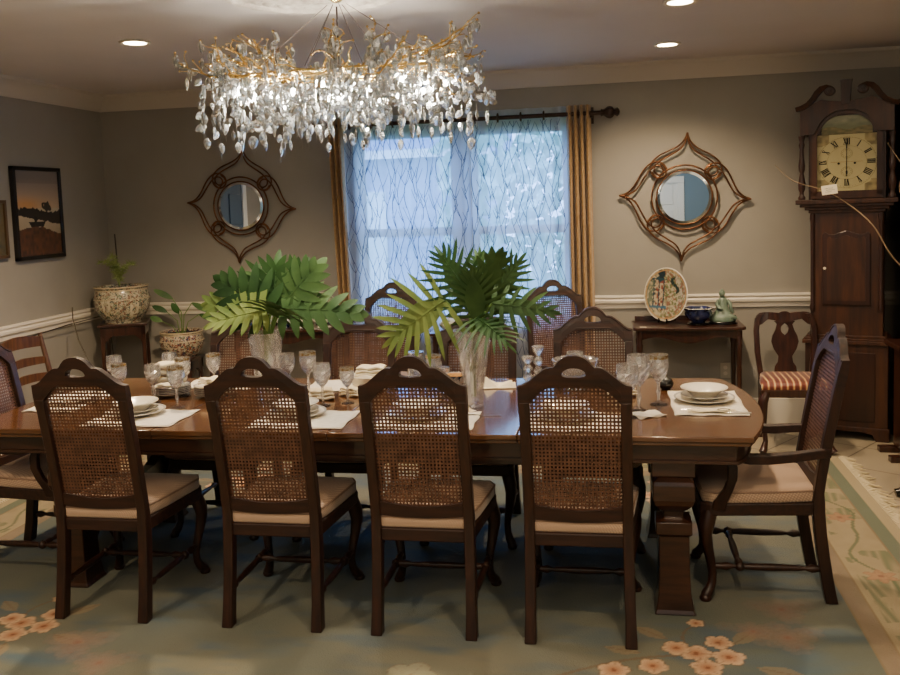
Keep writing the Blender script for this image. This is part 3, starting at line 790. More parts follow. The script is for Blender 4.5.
# ------------------------------------------------------------------ wall mirrors
def mirror(cx, cz, lab, S=.44, rz=0):
    t = thing('wall_mirror', lab, 'mirror', (cx, YB-.008, cz), group='round bronze scroll mirrors')
    t.rotation_euler = (0, rz, 0)
    R0 = .186*S/.44
    g = MB().lathe([(0, 0), (R0*.9, 0), (R0*.9, .004), (0, .004)], seg=64); g.xf(Matrix.Translation((0, -.03, 0)) @ Matrix.Rotation(pi/2, 4, 'X')); g.build('mirror_glass', M['mirror'], t, smooth=30)
    g = MB().lathe([(R0*.9, 0), (R0, 0), (R0, .002), (R0*.9, .004)], seg=64)
    g.v = []; g.f = []; g.m = []
    n = 64
    for k in range(n):
        a = 2*pi*k/n; g.v += [(R0*.9*math.cos(a), -.034, R0*.9*math.sin(a)), (R0*math.cos(a), -.029, R0*math.sin(a))]
    for k in range(n): k2 = (k+1) % n; g.f.append((2*k, 2*k+1, 2*k2+1, 2*k2)); g.m.append(0)
    g.build('mirror_bevel', M['bevelglass'], t, smooth=180)
    fr = MB()
    for rr in (R0*1.03, R0*1.22): fr.tube([(rr*math.cos(2*pi*k/60), -.026, rr*math.sin(2*pi*k/60)) for k in range(60)], .0065, 8, True)
    # lobes: one pointed petal per side, made of two wires, ending in loops at the diagonals
    for k in range(4):
        th = k*pi/2
        for off in (0, .022):
            ctl = [(0, 1.0-off*1.2), (.12, .86), (.30, .74-off*1.5), (.44, .64), (.53, .54)]
            ctl = ([(0, .455), (.018, .405), (.055, .363), (.11, .33), (.16, .306), (.203, .278), (.236, .24), (.246, .195), (.228, .152), (.19, .130), (.152, .142), (.133, .175), (.145, .212), (.175, .232)] if not off else
                   [(0, .445), (.012, .39), (.045, .338), (.10, .302), (.148, .274), (.186, .248), (.213, .217), (.218, .187), (.202, .162), (.176, .156), (.156, .17), (.154, .192)])
            sc_ = S/.44
            for sgn in (-1, 1):
                pts = []
                raw = [Vector((sgn*x*sc_, 0, z*sc_)) for x, z in ctl]
                m_ = len(raw)
                for i in range(m_-1):
                    p0, p1, p2, p3 = raw[max(i-1, 0)], raw[i], raw[i+1], raw[min(i+2, m_-1)]
                    for u in (0, .25, .5, .75):
                        pts.append(.5*((2*p1)+(-p0+p2)*u+(2*p0-5*p1+4*p2-p3)*u*u+(-p0+3*p1-3*p2+p3)*u**3))
                pts.append(raw[-1])
                c_, s_ = math.cos(th), math.sin(th)
                fr.tube([(p.x*c_+p.z*s_, -.02-.012*(off > 0), -p.x*s_+p.z*c_) for p in pts], .0062, 7)
    fr.build('scroll_frame', M['bronze'], t, smooth=60)
    return t
mirror(.51, 1.682, 'bronze scroll-framed round mirror right of the window', .452, .06)
mirror(-2.915, 1.735, 'bronze scroll-framed round mirror left of the window', .443, .085)

# ------------------------------------------------------------------ paintings on the left wall
def sunset(u, v):
    n = len(u); c = mixc(A('#b59c80', n), A('#827a76', n), (v-.58)*3); c = mixc(c, A('#6a625c', n), (v > .85)*.4)
    c = mixc(c, A('#c98f4e', n), np.exp(-((u-.2)**2*9+(v-.6)**2*160))*.8)
    c = np.where((v < .56)[:, None], mixc(A('#9a8e78', n), A('#b8ab90', n), (v-.3)*3), c)
    hill = .52+.06*np.sin(u*5+1)*u+.03*vnoise(u, v, 30, 1)
    c = np.where(((v < hill+.02) & (v > .47-.12*u+.02*vnoise(u, v, 20, 2)))[:, None], A('#2b241c', n), c)
    tr = (((u-.7)**2/.03+(v-.575)**2/.008)+1.4*vnoise(u, v, 22, 5) < 1.25); c = np.where(tr[:, None], A('#3a3226', n), c)
    c = np.where((v < .27+.06*np.sin(u*4)+.03*vnoise(u, v, 14, 7))[:, None], mixc(A('#5f3c22', n), A('#33241a', n), vnoise(u, v, 22, 8)), c)
    boat = (np.abs(v-.37) < .03) & (np.abs(u-.45) < .2-.9*(.40-v)); c = np.where(boat[:, None], A('#1c1714', n), c)
    c = np.where((((u-.42)**2/.0018+(v-.43)**2/.0012) < 1)[:, None], A('#1c1714', n), c); return c
def darkpic(u, v): n = len(u); return mixc(A('#3a3a2a', n), A('#6a5a3a', n), fbm(u, v, 6, 4))
def picture(y0, y1, z0, z1, fn, lab, fm, fw=.022):
    t = thing('framed_painting', lab, 'painting', (XL, (y0+y1)/2, (z0+z1)/2), group='framed paintings on the left wall')
    W, H_ = (y1-y0)/2, (z1-z0)/2; q = MB()
    for a, b in (((0, -W, -H_), (.035, -W+fw, H_)), ((0, W-fw, -H_), (.035, W, H_)), ((0, -W, -H_), (.035, W, -H_+fw)), ((0, -W, H_-fw), (.035, W, H_))): q.span(a, b)
    q.build('frame', fm, t, smooth=0, bevel=.003)
    gridpaint('canvas', (.02, -W+fw, -H_+fw), (0, 2*W-2*fw, 0), (0, 0, 2*H_-2*fw), 90, 120, fn, vcmat('canvas_paint', .5, coat=.2), t)
picture(5.62, 6.17, 1.40, 2.06, sunset, 'black-framed painting of a boat on a river at sunset', M['frameblk'], .028)
picture(5.0, 5.53, 1.43, 1.825, darkpic, 'small dark painting in dull gilt frame, cut by the left edge', M['framegold'])

# ------------------------------------------------------------------ chandelier
CX, CY = -1.185, 3.92
ch = thing('chandelier', 'gold branch chandelier dripping with leaf crystals over the table', 'chandelier', (CX, CY, ZC-.04))
def Zr(z): return z-(ZC-.04)
MB().lathe([(0, .02), (.055, .02), (.06, .014), (.05, 0), (.03, -.01), (.018, -.022), (0, -.024)], seg=32).build('canopy', M['gold'], ch)
for x, y in ((-.42, 0), (-.2, .1), (.22, .1), (.45, 0), (-.12, -.12), (.14, -.12)):
    MB().tube([(x*.1, y*.1, -.03), (x, y, Zr(2.31))], .0014, 5).build('suspension_cable', M['iron'], ch)
MB().tube([(0, 0, -.04), (0, 0, Zr(2.30))], .004, 8).build('centre_rod', M['iron'], ch)
q = MB()
for sx, sy in ((.55, .2), (.3, .1)): q.tube([(sx*math.cos(2*pi*k/40), sy*math.sin(2*pi*k/40), Zr(2.285)) for k in range(40)], .0045, 6, True)
for k in range(10):
    a = 2*pi*k/10; q.tube([(0, 0, Zr(2.30)), (.55*math.cos(a), .2*math.sin(a), Zr(2.285))], .005, 6)
q.build('frame_ring', M['gold'], ch, smooth=60)
RC = random.Random(11); tips = []
def grow(q, p, d, L_, r0, depth):
    pts = [p.copy()]; rad = [r0]
    n = 4
    for i in range(n):
        d = (d+Vector((RC.uniform(-.45, .45), RC.uniform(-.45, .45), RC.uniform(-.36, .30)))).normalized()
        p = p+d*L_/n; p.z = min(p.z, Zr(2.46)+.02*math.sin(p.x*40)); p.x = max(-.64, min(.69, p.x)); pts.append(p.copy()); rad.append(r0*(1-.12*(i+1)))
        if i >= 0 and depth > 0 and RC.random() < .6:
            dd = (d+Vector((RC.uniform(-1, 1), RC.uniform(-1, 1), RC.uniform(-.1, 1.)))).normalized(); grow(q, p.copy(), dd, L_*.5, r0*.7, depth-1)
    q.tube(pts, rad, 6); q.lathe([(0, -.006), (.006, -.002), (.0055, .003), (0, .006)], c=pts[-1], seg=6)
    tips.extend(pts[1:])
nb = 38
for k in range(nb):
    a = 2*pi*k/nb+RC.uniform(-.1, .1); ca, sa = math.cos(a), math.sin(a)
    q = MB(); r1 = RC.uniform(.5, .85)
    p = Vector((.50*r1*ca, .20*r1*sa, Zr(2.285))); d = Vector((ca*1.0, sa*.6, RC.uniform(.0, .45))).normalized()
    grow(q, p, d, RC.uniform(.2, .30)*(1 if abs(ca) > .5 else .72), .0062, 2)
    q.build('gold_branch', M['gold'], ch, smooth=60)
# crystals
def leafshape(L_, W_, T_):
    """faceted leaf drop hanging from its top"""
    ring = []; zs = [0, -.14, -.38, -.66, -.88, -1]; ws = [0, .62, 1, .86, .45, 0]
    vs = [(0, 0, 0)]; fs = []
    for z, w_ in list(zip(zs, ws))[1:-1]:
        for a, b in ((-1, 0), (-.45, 1), (.45, 1), (1, 0), (.45, -1), (-.45, -1)): vs.append((a*w_*W_, b*w_*T_*(1 if w_ > .5 else .6), z*L_))
    vs.append((0, 0, -L_)); n = 6
    for k in range(n): fs.append((0, 1+k, 1+(k+1) % n))
    for j in range(3):
        for k in range(n): a = 1+j*n+k; b = 1+j*n+(k+1) % n; fs.append((a, a+n, b+n, b))
    for k in range(n): fs.append((1+3*n+(k+1) % n, 1+3*n+k, len(vs)-1))
    return vs, fs
LV, LF = leafshape(1, 1, 1)
RK = random.Random(21); drops = []; wires = MB()
def hang(x, y, zt, n_, long_):
    z = zt; px, py = x, y
    wires.tube([(x, y, zt), (x, y, zt-n_*.056)], .0007, 3)
    for i in range(n_):
        L_ = RK.uniform(.044, .060); s = 1 if i < n_-1 else 1.05
        tilt = RK.uniform(.25, 1.5)*RK.choice((-1, 1)) if i < n_-1 else RK.uniform(-.15, .15)
        drops.append(((x+RK.uniform(-.008, .008), y+RK.uniform(-.008, .008), z), L_*s, L_*.33, .0065, RK.uniform(0, pi), tilt)); z -= RK.uniform(.043, .056)
for k in range(138):
    u = (k+.5)/138; a = 2*pi*k*.6180339; rr = math.sqrt(u)
    x, y = .69*rr*math.cos(a), .27*rr*math.sin(a); edge = rr
    zt = Zr(2.255)+RK.uniform(-.06, .06)
    n_ = RK.choice((3, 4, 5, 5)) if abs(x) < .55 else RK.choice((2, 3, 4, 5))
    hang(x, y, zt, n_, True)
for p in tips:
    if RK.random() < .22: hang(p.x, p.y, p.z-.004, RK.choice((1, 1, 2)), False)
drops.sort(key=lambda d: (Vector((d[0][0]+CX, d[0][1]+CY, 0))).length+(.4 if d[0][2] > Zr(2.2) else 0))
lm = bpy.data.meshes.new('crystal_leaf'); lm.from_pydata(LV, [], LF); lm.materials.append(M['crystal']); lm.update()
rest = MB()
for i, (p, L_, W_, T_, rz, ti) in enumerate(drops):
    Mx = Matrix.Translation(p) @ Matrix.Rotation(rz, 4, 'Z') @ Matrix.Rotation(ti, 4, 'Y') @ Matrix.Diagonal((W_, T_, L_, 1))
    if i < 100:
        o = bpy.data.objects.new('crystal_drop', lm); COL.objects.link(o); o.parent = ch; o.matrix_local = Mx
    else: rest.add([tuple(Mx @ Vector(v)) for v in LV], LF)
tag(rest.build('crystal_drops', M['crystal'], ch, smooth=0, fix=False), kind='stuff')
tag(wires.build('crystal_wires', M['steel'], ch, smooth=0), kind='stuff')
for x, y in ((-.45, -.06), (-.25, .08), (-.05, -.09), (.12, .07), (.3, -.08), (.47, .04), (-.36, .1), (.02, .1)):
    b = MB().lathe([(0, -.024), (.007, -.021), (.009, -.01), (.007, .006), (.005, .012), (0, .013)], seg=12).build('light_bulb', M['g9'], ch, loc=(x, y, Zr(2.235)))
for x in (-.42, 0, .42):
    o = bpy.data.objects.new('chandelier_lamp', lampdata('chandelier_lamp', 'POINT', 20, (1, .88, .7), shadow_soft_size=.03)); COL.objects.link(o); o.parent = ch; o.location = (x, 0, Zr(2.20))
# ------------------------------------------------------------------ longcase clock
ck = thing('grandfather_clock', 'tall mahogany longcase clock with painted moon-arch dial', 'clock', (1.535, 6.43, 0), -.31); ck.scale = (1.10, .74, 1)
# local: front plane of trunk y=0, back y=.33
q = MB().span((-.235, -.015, .07), (.235, .33, .66)).span((-.25, -.03, .0), (.25, .33, .03))
q = MB().span((-.235, -.02, .07), (.235, .33, .66))
q.prism([(-.245, 0), (-.17, 0), (-.15, .045), (-.08, .06), (.08, .06), (.15, .045), (.17, 0), (.245, 0), (.245, .09), (-.245, .09)], -.035, .33, 'y')
q.build('plinth', M['clockwood'], ck, smooth=0, bevel=.004)
MB().span((-.165, -.026, .13), (.165, -.018, .60)).build('plinth_panel', M['clockdark'], ck, smooth=0, bevel=.003)
q = MB()
for i, (e, z0, z1) in enumerate(((.25, .655, .68), (.24, .68, .695), (.225, .695, .715))): q.span((-e, -.02-(e-.225), z0), (e, .33, z1))
q.build('waist_moulding', M['clockwood'], ck, smooth=0, bevel=.004)
MB().span((-.205, 0, .71), (.205, .32, 1.56)).build('trunk', M['clockwood'], ck, smooth=0, bevel=.003)
for s in (-1, 1):
    p = MB().lathe([(.014, 0), (.016, .03), (.011, .05), (.012, .6), (.016, .63), (.014, .66)], c=(s*.192, -.008, .88), seg=12)
    p.build('quarter_column', M['clockdark'], ck, smooth=50)
dz = [(-.135, .92), (.135, .92), (.135, 1.40), (.12, 1.415), (.10, 1.40), (.07, 1.398), (.035, 1.412), (0, 1.425), (-.035, 1.412), (-.07, 1.398), (-.10, 1.40), (-.12, 1.415), (-.135, 1.40)]
d = MB().prism(dz, -.018, 0, 'y').build('trunk_door', M['clockdark'], ck, smooth=0, bevel=.004)
MB().prism([(x*.8, 1.17+(z-1.17)*.88) for x, z in dz], -.022, -.017, 'y').build('door_veneer', M['clockwood'], d, smooth=0)
MB().lathe([(0, 0), (.009, .0), (.009, .004), (0, .005)], seg=12).xf(Matrix.Translation((-.122, -.018, 1.17)) @ Matrix.Rotation(pi/2, 4, 'X')).build('keyhole', M['paper'], d)
q = MB()
for e, z0, z1 in ((.215, 1.545, 1.565), (.235, 1.565, 1.585), (.262, 1.585, 1.605), (.285, 1.605, 1.635)): q.span((-e, -.02-(e-.215), z0), (e, .33, z1))
q.build('hood_moulding', M['clockwood'], ck, smooth=0, bevel=.004)
# hood: carcase with arched opening
def arch(w_, z0, zs, r_, n=16, cz=None): return [(-w_, z0), (w_, z0), (w_, zs)]+[(r_*math.cos(pi*k/n), zs+r_*.8*math.sin(pi*k/n)) for k in range(n+1)]+[(-w_, zs)]
q = MB().span((-.215, .01, 1.635), (-.2, .32, 2.21)).span((.2, .01, 1.635), (.215, .32, 2.21)).span((-.215, .3, 1.635), (.215, .32, 2.21)).span((-.215, .01, 2.19), (.215, .32, 2.21))
q.build('hood_case', M['clockwood'], ck, smooth=0)
# hood door frame with arched opening (columns of strips)
q = MB(); xs = [-.2+.4*i/60 for i in range(61)]
def hoodlow(x): return 2.075+.125*math.sqrt(max(0, 1-(x/.148)**2)) if abs(x) < .148 else 2.075
cols = []
for x in xs:
    z = hoodlow(x) if abs(x) < .165 else 1.66
    cols.append((x, z))
for (x0, z0), (x1, z1) in zip(cols, cols[1:]):
    if (abs(x0) < .165) != (abs(x1) < .165): z0 = z1 = min(z0, z1) if abs(x0+x1)/2 > .165 else max(z0, z1)
    q.add([(x0, -.012, z0), (x1, -.012, z1), (x1, -.012, 2.23), (x0, -.012, 2.23), (x0, .012, z0), (x1, .012, z1), (x1, .012, 2.23), (x0, .012, 2.23)], [(0, 1, 2, 3), (7, 6, 5, 4), (0, 4, 5, 1), (3, 2, 6, 7), (0, 3, 7, 4), (1, 5, 6, 2)])
q.span((-.2, -.012, 1.64), (.2, .012, 1.69))
q.build('hood_door', M['clockwood'], ck, smooth=0)
# arched moulding and tympanum with swan-neck pediment
q = MB()
top = lambda a: interp([(0, 2.235), (.06, 2.25), (.10, 2.33), (.12, 2.37), (.135, 2.365), (.16, 2.34), (.19, 2.29), (.22, 2.265), (.262, 2.25)], a)
low = lambda a: interp([(0, 2.225), (.06, 2.218), (.11, 2.19), (.15, 2.14), (.17, 2.09), (.18, 2.075), (.262, 2.07)], a)
top = lambda a: interp([(0, 2.275), (.06, 2.285), (.10, 2.29), (.14, 2.30), (.19, 2.275), (.23, 2.25), (.265, 2.24)], a)
xs = [-.26+.52*i/80 for i in range(81)]
for x0, x1 in zip(xs, xs[1:]):
    q.add([(x0, -.05, low(abs(x0))), (x1, -.05, low(abs(x1))), (x1, -.05, top(abs(x1))), (x0, -.05, top(abs(x0))), (x0, .3, low(abs(x0))), (x1, .3, low(abs(x1))), (x1, .3, top(abs(x1))), (x0, .3, top(abs(x0)))], [(0, 1, 2, 3), (7, 6, 5, 4), (0, 4, 5, 1), (3, 2, 6, 7), (0, 3, 7, 4), (1, 5, 6, 2)])
q.build('pediment_board', M['clockwood'], ck, smooth=0)
for s in (-1, 1):
    P_ = [(.285, 2.245), (.25, 2.255), (.215, 2.275), (.185, 2.31), (.165, 2.345), (.14, 2.372), (.112, 2.378), (.09, 2.368)]
    rings = []
    for i, (x, z) in enumerate(P_):
        w_ = .015+.004*i/7
        a = P_[min(i+1, 7)]; b = P_[max(i-1, 0)]; t_ = Vector((a[0]-b[0], a[1]-b[1])).normalized(); nx, nz = -t_.y, t_.x
        rings.append([(s*(x+nx*w_), -.075, z+nz*w_), (s*(x-nx*w_), -.055, z-nz*w_), (s*(x-nx*w_), .0, z-nz*w_), (s*(x+nx*w_), .0, z+nz*w_)])
    MB().loft(rings).build('swan_neck', M['clockwood'], ck, smooth=50)
    r_ = MB().lathe([(0, -.02), (.012, -.022), (.014, -.014), (.024, -.016), (.032, -.01), (.032, .03), (0, .03)], seg=20)
    r_.xf(Matrix.Translation((s*.092, -.06, 2.352)) @ Matrix.Rotation(-pi/2, 4, 'X') @ Matrix.Scale(1, 4)); r_.build('rosette', M['clockdark'], ck, smooth=40)
MB().prism([(-.028, 2.26), (.02, 2.26), (.03, 2.40), (.034, 2.42), (-.034, 2.42), (-.03, 2.40)], -.06, .0, 'y').build('centre_plinth', M['clockdark'], ck, smooth=0, bevel=.002)
for s in (-1, 1):
    c = MB().lathe([(.02, 0), (.022, .015), (.014, .03), (.012, .05), (.02, .07), (.022, .11), (.014, .16), (.011, .18), (.018, .2), (.02, .23), (.014, .28), (.012, .34), (.018, .37), (.013, .39), (.018, .41), (.02, .43)], c=(s*.252, -.035, 1.637), seg=14)
    c.build('hood_column', M['clockdark'], ck, smooth=50)
# dial
def dialpaint(u, v):
    n = len(u); X = (u-.5)*.34; Z = (v-.5)*.375; c = A('#c4bc92', n)
    r_ = np.hypot(X, Z)
    cor = (np.abs(X) > .10) & (np.abs(Z) > .11) & (r_ > .165+.02*vnoise(u, v, 12, 2))
    c = mixc(c, mixc(A('#5d5030', n), A('#b0a070', n), vnoise(u, v, 18, 4)), cor*.85)
    c = mixc(c, A('#8f8048', n), ((np.abs(r_-.168) < .0015) | (np.abs(r_-.112) < .0012))*.6)
    for (x, z, rr) in ((0, .06, .032), (0, -.06, .032)):
        d_ = np.hypot(X-x, Z-z); c = mixc(c, A('#8a7a44', n), ((np.abs(d_-rr) < .0013) | ((np.abs(d_-rr*.75) < .003) & (np.abs(np.sin(6*np.arctan2(Z-z, X-x))) > .7)))*.7)
    return c
dl = gridpaint('dial', (-.168, .02, 1.69), (.336, 0, 0), (0, 0, .375), 150, 160, dialpaint, vcmat('dial_enamel', .35, coat=.3), ck)
q = MB(); cz = 1.882; cx = 0
def stroke(q, ang, x0, z0, x1, z1, w_, R_):
    """stroke in numeral space (x right, z outward) placed radially"""
    ca, sa = math.cos(ang), math.sin(ang)
    def T(x, z): return (cx+(R_+z)*sa+x*ca, .016, cz+(R_+z)*ca-x*sa)
    L_ = math.hypot(x1-x0, z1-z0); nx, nz = -(z1-z0)/L_*w_/2, (x1-x0)/L_*w_/2
    q.add([T(x0+nx, z0+nz), T(x1+nx, z1+nz), T(x1-nx, z1-nz), T(x0-nx, z0-nz)], [(0, 1, 2, 3)])
NUM = ['XII', 'I', 'II', 'III', 'IIII', 'V', 'VI', 'VII', 'VIII', 'IX', 'X', 'XI']
for h_, s_ in enumerate(NUM):
    ang = h_*pi/6; Wd = {'I': .010, 'V': .019, 'X': .019}; tot = sum(Wd[c] for c in s_); x = -tot/2
    for c in s_:
        w_ = Wd[c]; H_ = .021
        if c == 'I': stroke(q, ang, x+w_/2, -H_, x+w_/2, H_, .0062, .136)
        if c == 'V': stroke(q, ang, x+.003, H_, x+w_/2, -H_, .0068, .136); stroke(q, ang, x+w_-.003, H_, x+w_/2, -H_, .0028, .136)
        if c == 'X': stroke(q, ang, x+.002, H_, x+w_-.002, -H_, .0068, .136); stroke(q, ang, x+w_-.002, H_, x+.002, -H_, .0028, .136)
        x += w_
    stroke(q, ang, -tot/2, .021, tot/2, .021, .002, .136); stroke(q, ang, -tot/2, -.021, tot/2, -.021, .002, .136)
for k in range(60): stroke(q, k*pi/30, 0, -.0025, 0, .0025, .0012, .164)
q.build('hour_numerals', M['ink'], dl, smooth=0, fix=False)
q = MB(); stroke(q, 0, 0, -.02, 0, .15, .0035, 0); stroke(q, 0, 0, .09, 0, .12, .007, 0); stroke(q, pi, 0, 0, 0, .095, .004, 0); stroke(q, pi, 0, .06, 0, .08, .01, 0)
for x in (-.045, .045): q.lathe([(0, 0), (.007, 0), (.007, .002), (0, .002)], seg=12).xf(Matrix.Translation((x, .017, cz-.01)) @ Matrix.Rotation(pi/2, 4, 'X'), len(q.v)-48)
q.v = [(x, .011 if y < .0165 else y, z) for x, y, z in q.v]
q.build('clock_hands', M['ink'], dl, smooth=0, fix=False)
q = MB(); stroke(q, pi/2, 0, -.09, 0, .09, .0016, 0); q.build('gold_second_hand', M['brass'], dl, smooth=0, fix=False)
def moon(u, v):
    n = len(u); c = mixc(A('#4a5a4a', n), A('#a8a888', n), fbm(u, v, 5, 3)); c = mixc(A('#6f7454', n), c, (v-.35)*3)
    c = np.where((v < .3+.08*np.sin(u*9))[:, None], mixc(A('#5a5a34', n), A('#8a7a50', n), vnoise(u, v, 14, 2)), c); return c
ar = MB().prism([(.135*math.cos(pi*k/20), 2.07+.12*math.sin(pi*k/20)) for k in range(21)], .018, .02, 'y')
gridpaint('painted_arch', (-.142, .021, 2.066), (.284, 0, 0), (0, 0, .14), 60, 40, moon, vcmat('arch_enamel', .4), ck)
MB().span((-.17, -.004, 1.688), (.17, 0, 2.07)).build('hood_glass', thinglass('clock_door_glass', (.97, .96, .93), .03), ck, smooth=0)
MB().span((-.2, .03, 1.64), (.2, .035, 2.2)).build('dial_backing', M['clockdark'], ck, smooth=0)

# ------------------------------------------------------------------ console tables
def console(name, lab, x0, x1, y0, y1, H_, cat='console table', shelf=None, gallery=False, leg=.02, drop=.07):
    t = thing(name, lab, cat, ((x0+x1)/2, (y0+y1)/2, 0)); a, b = (x1-x0)/2, (y1-y0)/2
    o_ = [(-a, b), (-a, -b+.03), (-a+.02, -b+.008), (-a*.5, -b), (0, -b-.012), (a*.5, -b), (a-.02, -b+.008), (a, -b+.03), (a, b)]
    MB().prism(o_, H_-.022, H_, 'z').build('tabletop', M['mahog'], t, smooth=0, bevel=.005)
    q = MB(); n = 24; xs = [-a+.05+(2*a-.1)*i/n for i in range(n+1)]
    zl = lambda x: H_-.022-drop-.022*math.cos(x/(a-.05)*pi*1.5)
    for xa, xb in zip(xs, xs[1:]):
        q.add([(xa, -b+.03, zl(xa)), (xb, -b+.03, zl(xb)), (xb, -b+.03, H_-.022), (xa, -b+.03, H_-.022), (xa, -b+.05, zl(xa)), (xb, -b+.05, zl(xb)), (xb, -b+.05, H_-.022), (xa, -b+.05, H_-.022)], [(0, 1, 2, 3), (7, 6, 5, 4), (0, 4, 5, 1)])
    q.span((-a+.04, -b+.04, H_-.1), (-a+.06, b-.02, H_-.022)).span((a-.06, -b+.04, H_-.1), (a-.04, b-.02, H_-.022))
    q.build('apron', M['mahog'], t, smooth=0, fix=False)
    for sx in (-1, 1):
        for sy in (-1, 1):
            q = MB().tube([(sx*(a-.045), sy*(b-.045), z) for z in (0, .02, .05, .3, H_-.16, H_-.13, H_-.12, H_-.02)], [.014, .017, .012, .015, .02, .024, .02, .024], 8)
            q.build('leg', M['mahog'], t, smooth=50)
    if shelf: MB().span((-a+.04, -b+.05, shelf), (a-.04, b-.04, shelf+.018)).build('shelf', M['mahog'], t, smooth=0, bevel=.003)
    if gallery: MB().span((-a+.02, b-.015, H_), (a-.02, b, H_+.035)).build('gallery', M['mahog'], t, smooth=0, bevel=.003)
    return t
console('console_table', 'dark mahogany console table under the right mirror', .12, .88, 6.36, 6.76, .785, gallery=True, shelf=.16)
console('console_table', 'dark side table behind the swirled vase, crowded with china', -2.88, -2.02, 6.35, 6.74, .80)
console('side_table', 'small dark table in front of the window behind the far chairs', -1.32, -.86, 6.25, 6.58, .775, 'side table')

def dish(prof, seg=40, **k): return MB().lathe(prof, seg=seg, **k)
def paintdisc(name, r_, fn, parent, M4, rings=26, seg=96, depth=.012):
    vs = [(0, 0, 0)]; uv = [(0., 0.)]
    for i in range(1, rings+1):
        rr = i/rings
        for k in range(seg):
            a = 2*pi*k/seg; vs.append((r_*rr*math.cos(a), r_*rr*math.sin(a), depth*max(0, rr-.55)/.45)); uv.append((rr*math.cos(a), rr*math.sin(a)))
    fs = [(0, 1+k, 1+(k+1) % seg) for k in range(seg)]
    for i in range(rings-1):
        for k in range(seg): a = 1+i*seg+k; b = 1+i*seg+(k+1) % seg; fs.append((a, a+seg, b+seg, b))
    me = bpy.data.meshes.new(name); me.from_pydata([tuple(M4 @ Vector(v)) for v in vs], [], fs); me.materials.append(M['paintchina'])
    me.polygons.foreach_set('use_smooth', [True]*len(fs)); uv = np.array(uv); setpaint(me, fn(uv[:, 0], uv[:, 1])); me.update()
    o = bpy.data.objects.new(name, me); COL.objects.link(o); o.parent = parent; return o
M['paintchina'] = vcmat('painted_china', .18, coat=.5)
def imari(x, y):
    n = len(x); r_ = np.hypot(x, y); c = A('#b3a98f', n); c = mixc(c, A('#7f7a5c', n), (vnoise(x+9, y+4, 16, 3)-.45)*2.5)
    fl = vnoise(x+3, y+3, 13, 5); f2 = vnoise(x+3, y+3, 19, 8)
    c = mixc(c, A('#82503e', n), ((fl > .60) & (x > -.1))*.8); c = mixc(c, A('#5a6a3c', n), ((f2 > .64) & (x > -.2))*.8)
    bl = (x < -.12) & (x > -.62) & (y < .55) & (y > -.62)
    c = np.where(bl[:, None], mixc(A('#b9ab90', n), A('#7d4438', n), (fl-.4)*4), c)
    for xx in (-.60, -.36, -.14): c = np.where(((np.abs(x-xx) < .025) & (y < .6) & (y > -.6))[:, None], A('#33424e', n), c)
    c = np.where(((np.abs(y-.58) < .06+.05*np.sin(x*14)) & (x < 0) & (x > -.75))[:, None], A('#2c4650', n), c)
    c = np.where(((np.abs(y+.5) < .05) & (x < 0) & (x > -.75))[:, None], A('#4a6a80', n), c)
    c = np.where((((x+.25)**2+(y-.78)**2) < .03)[:, None], A('#24323a', n), c)
    rk = (((x-.38-.15*np.sin(y*9))**2/.012+(y-.38)**2/.13)+f2 < 1.35); c = np.where(rk[:, None], A('#2c3a34', n), c)
    c = np.where(((r_ > .90) & (r_ < .95))[:, None], A('#b08a5a', n), c); c = np.where((r_ >= .975)[:, None], A('#d8d0bc', n), c)
    c = mixc(c, A('#3f5a50', n), ((x < -.5) & (r_ < .9) & (fl > .45))*.7); return c
def medal(c0, c1, c2, seed):
    def f(x, y):
        n = len(x); r_ = np.hypot(x, y); t_ = np.arctan2(y, x); c = A(c0, n)
        fl = vnoise(x+2, y+2, 10, seed); c = mixc(c, A(c1, n), ((fl > .5) & ((r_ < .5) | (r_ > .62)))*.8)
        c = mixc(c, A(c2, n), (((r_ > .6) & (r_ < .66)) | (r_ > .95) | ((r_ > .66) & (np.abs(np.sin(4*t_)) < .15)))*.85); return c
    return f
def stand_plate(lab, x, y, z, r_, fn, back, tilt=.2, stand=True, rz=0, cat='plate', group=None):
    t = thing('display_plate', lab, cat, (x, y, z), rz, group)
    Mx = Matrix.Translation((0, 0, r_*math.cos(tilt)+.012)) @ Matrix.Rotation(pi/2-tilt, 4, 'X')
    dish([(0, -.012), (r_*.5, -.012), (r_*.55, -.006), (r_, .009), (r_*1.01, .012), (r_*.99, .0135), (r_*.55, -.001), (0, -.001)], 64).xf(Mx).build('plate_body', back, t, smooth=50)
    paintdisc('painted_face', r_*.985, fn, t, Mx @ Matrix.Translation((0, 0, .001)), depth=.0125)
    if stand:
        q = MB()
        for s in (-1, 1): q.tube([(s*.035, -.05, .0), (s*.035, -.048, .03), (s*.035, -.035, .012), (s*.035, .05, .01), (s*.03, .06, .14)], .005, 6)
        q.tube([(-.035, .05, .01), (.035, .05, .01)], .004, 6); q.build('plate_stand', M['black'], t, smooth=60)
    return t
stand_plate('large painted porcelain plate with figures on a black stand', .362, 6.58, .795, .19, imari, M['china'], .13, rz=-.72)
t = thing('scalloped_bowl', 'navy blue glazed bowl with scalloped rim on the console', 'bowl', (.575, 6.52, .785))
MB().lathe([(0, .0), (.075, 0), (.08, .008), (.07, .016), (0, .016)], seg=36).build('stand', M['black'], t)
MB().lathe([(0, .016), (.045, .016), (.05, .026), (.085, .05), (.096, .08), (.09, .10), (.104, .118), (.100, .12), (.084, .10), (.088, .08), (.073, .052), (0, .03)], seg=72, fn=lambda a, z: 1+(.09*math.cos(6*a) if z > .1 else .0)).build('bowl_body', M['navychina'], t, smooth=50)
MB().lathe([(.102, .119), (.109, .1195), (.107, .122), (.102, .122)], seg=72, fn=lambda a, z: 1+.09*math.cos(6*a)).build('white_rim', M['china'], t)
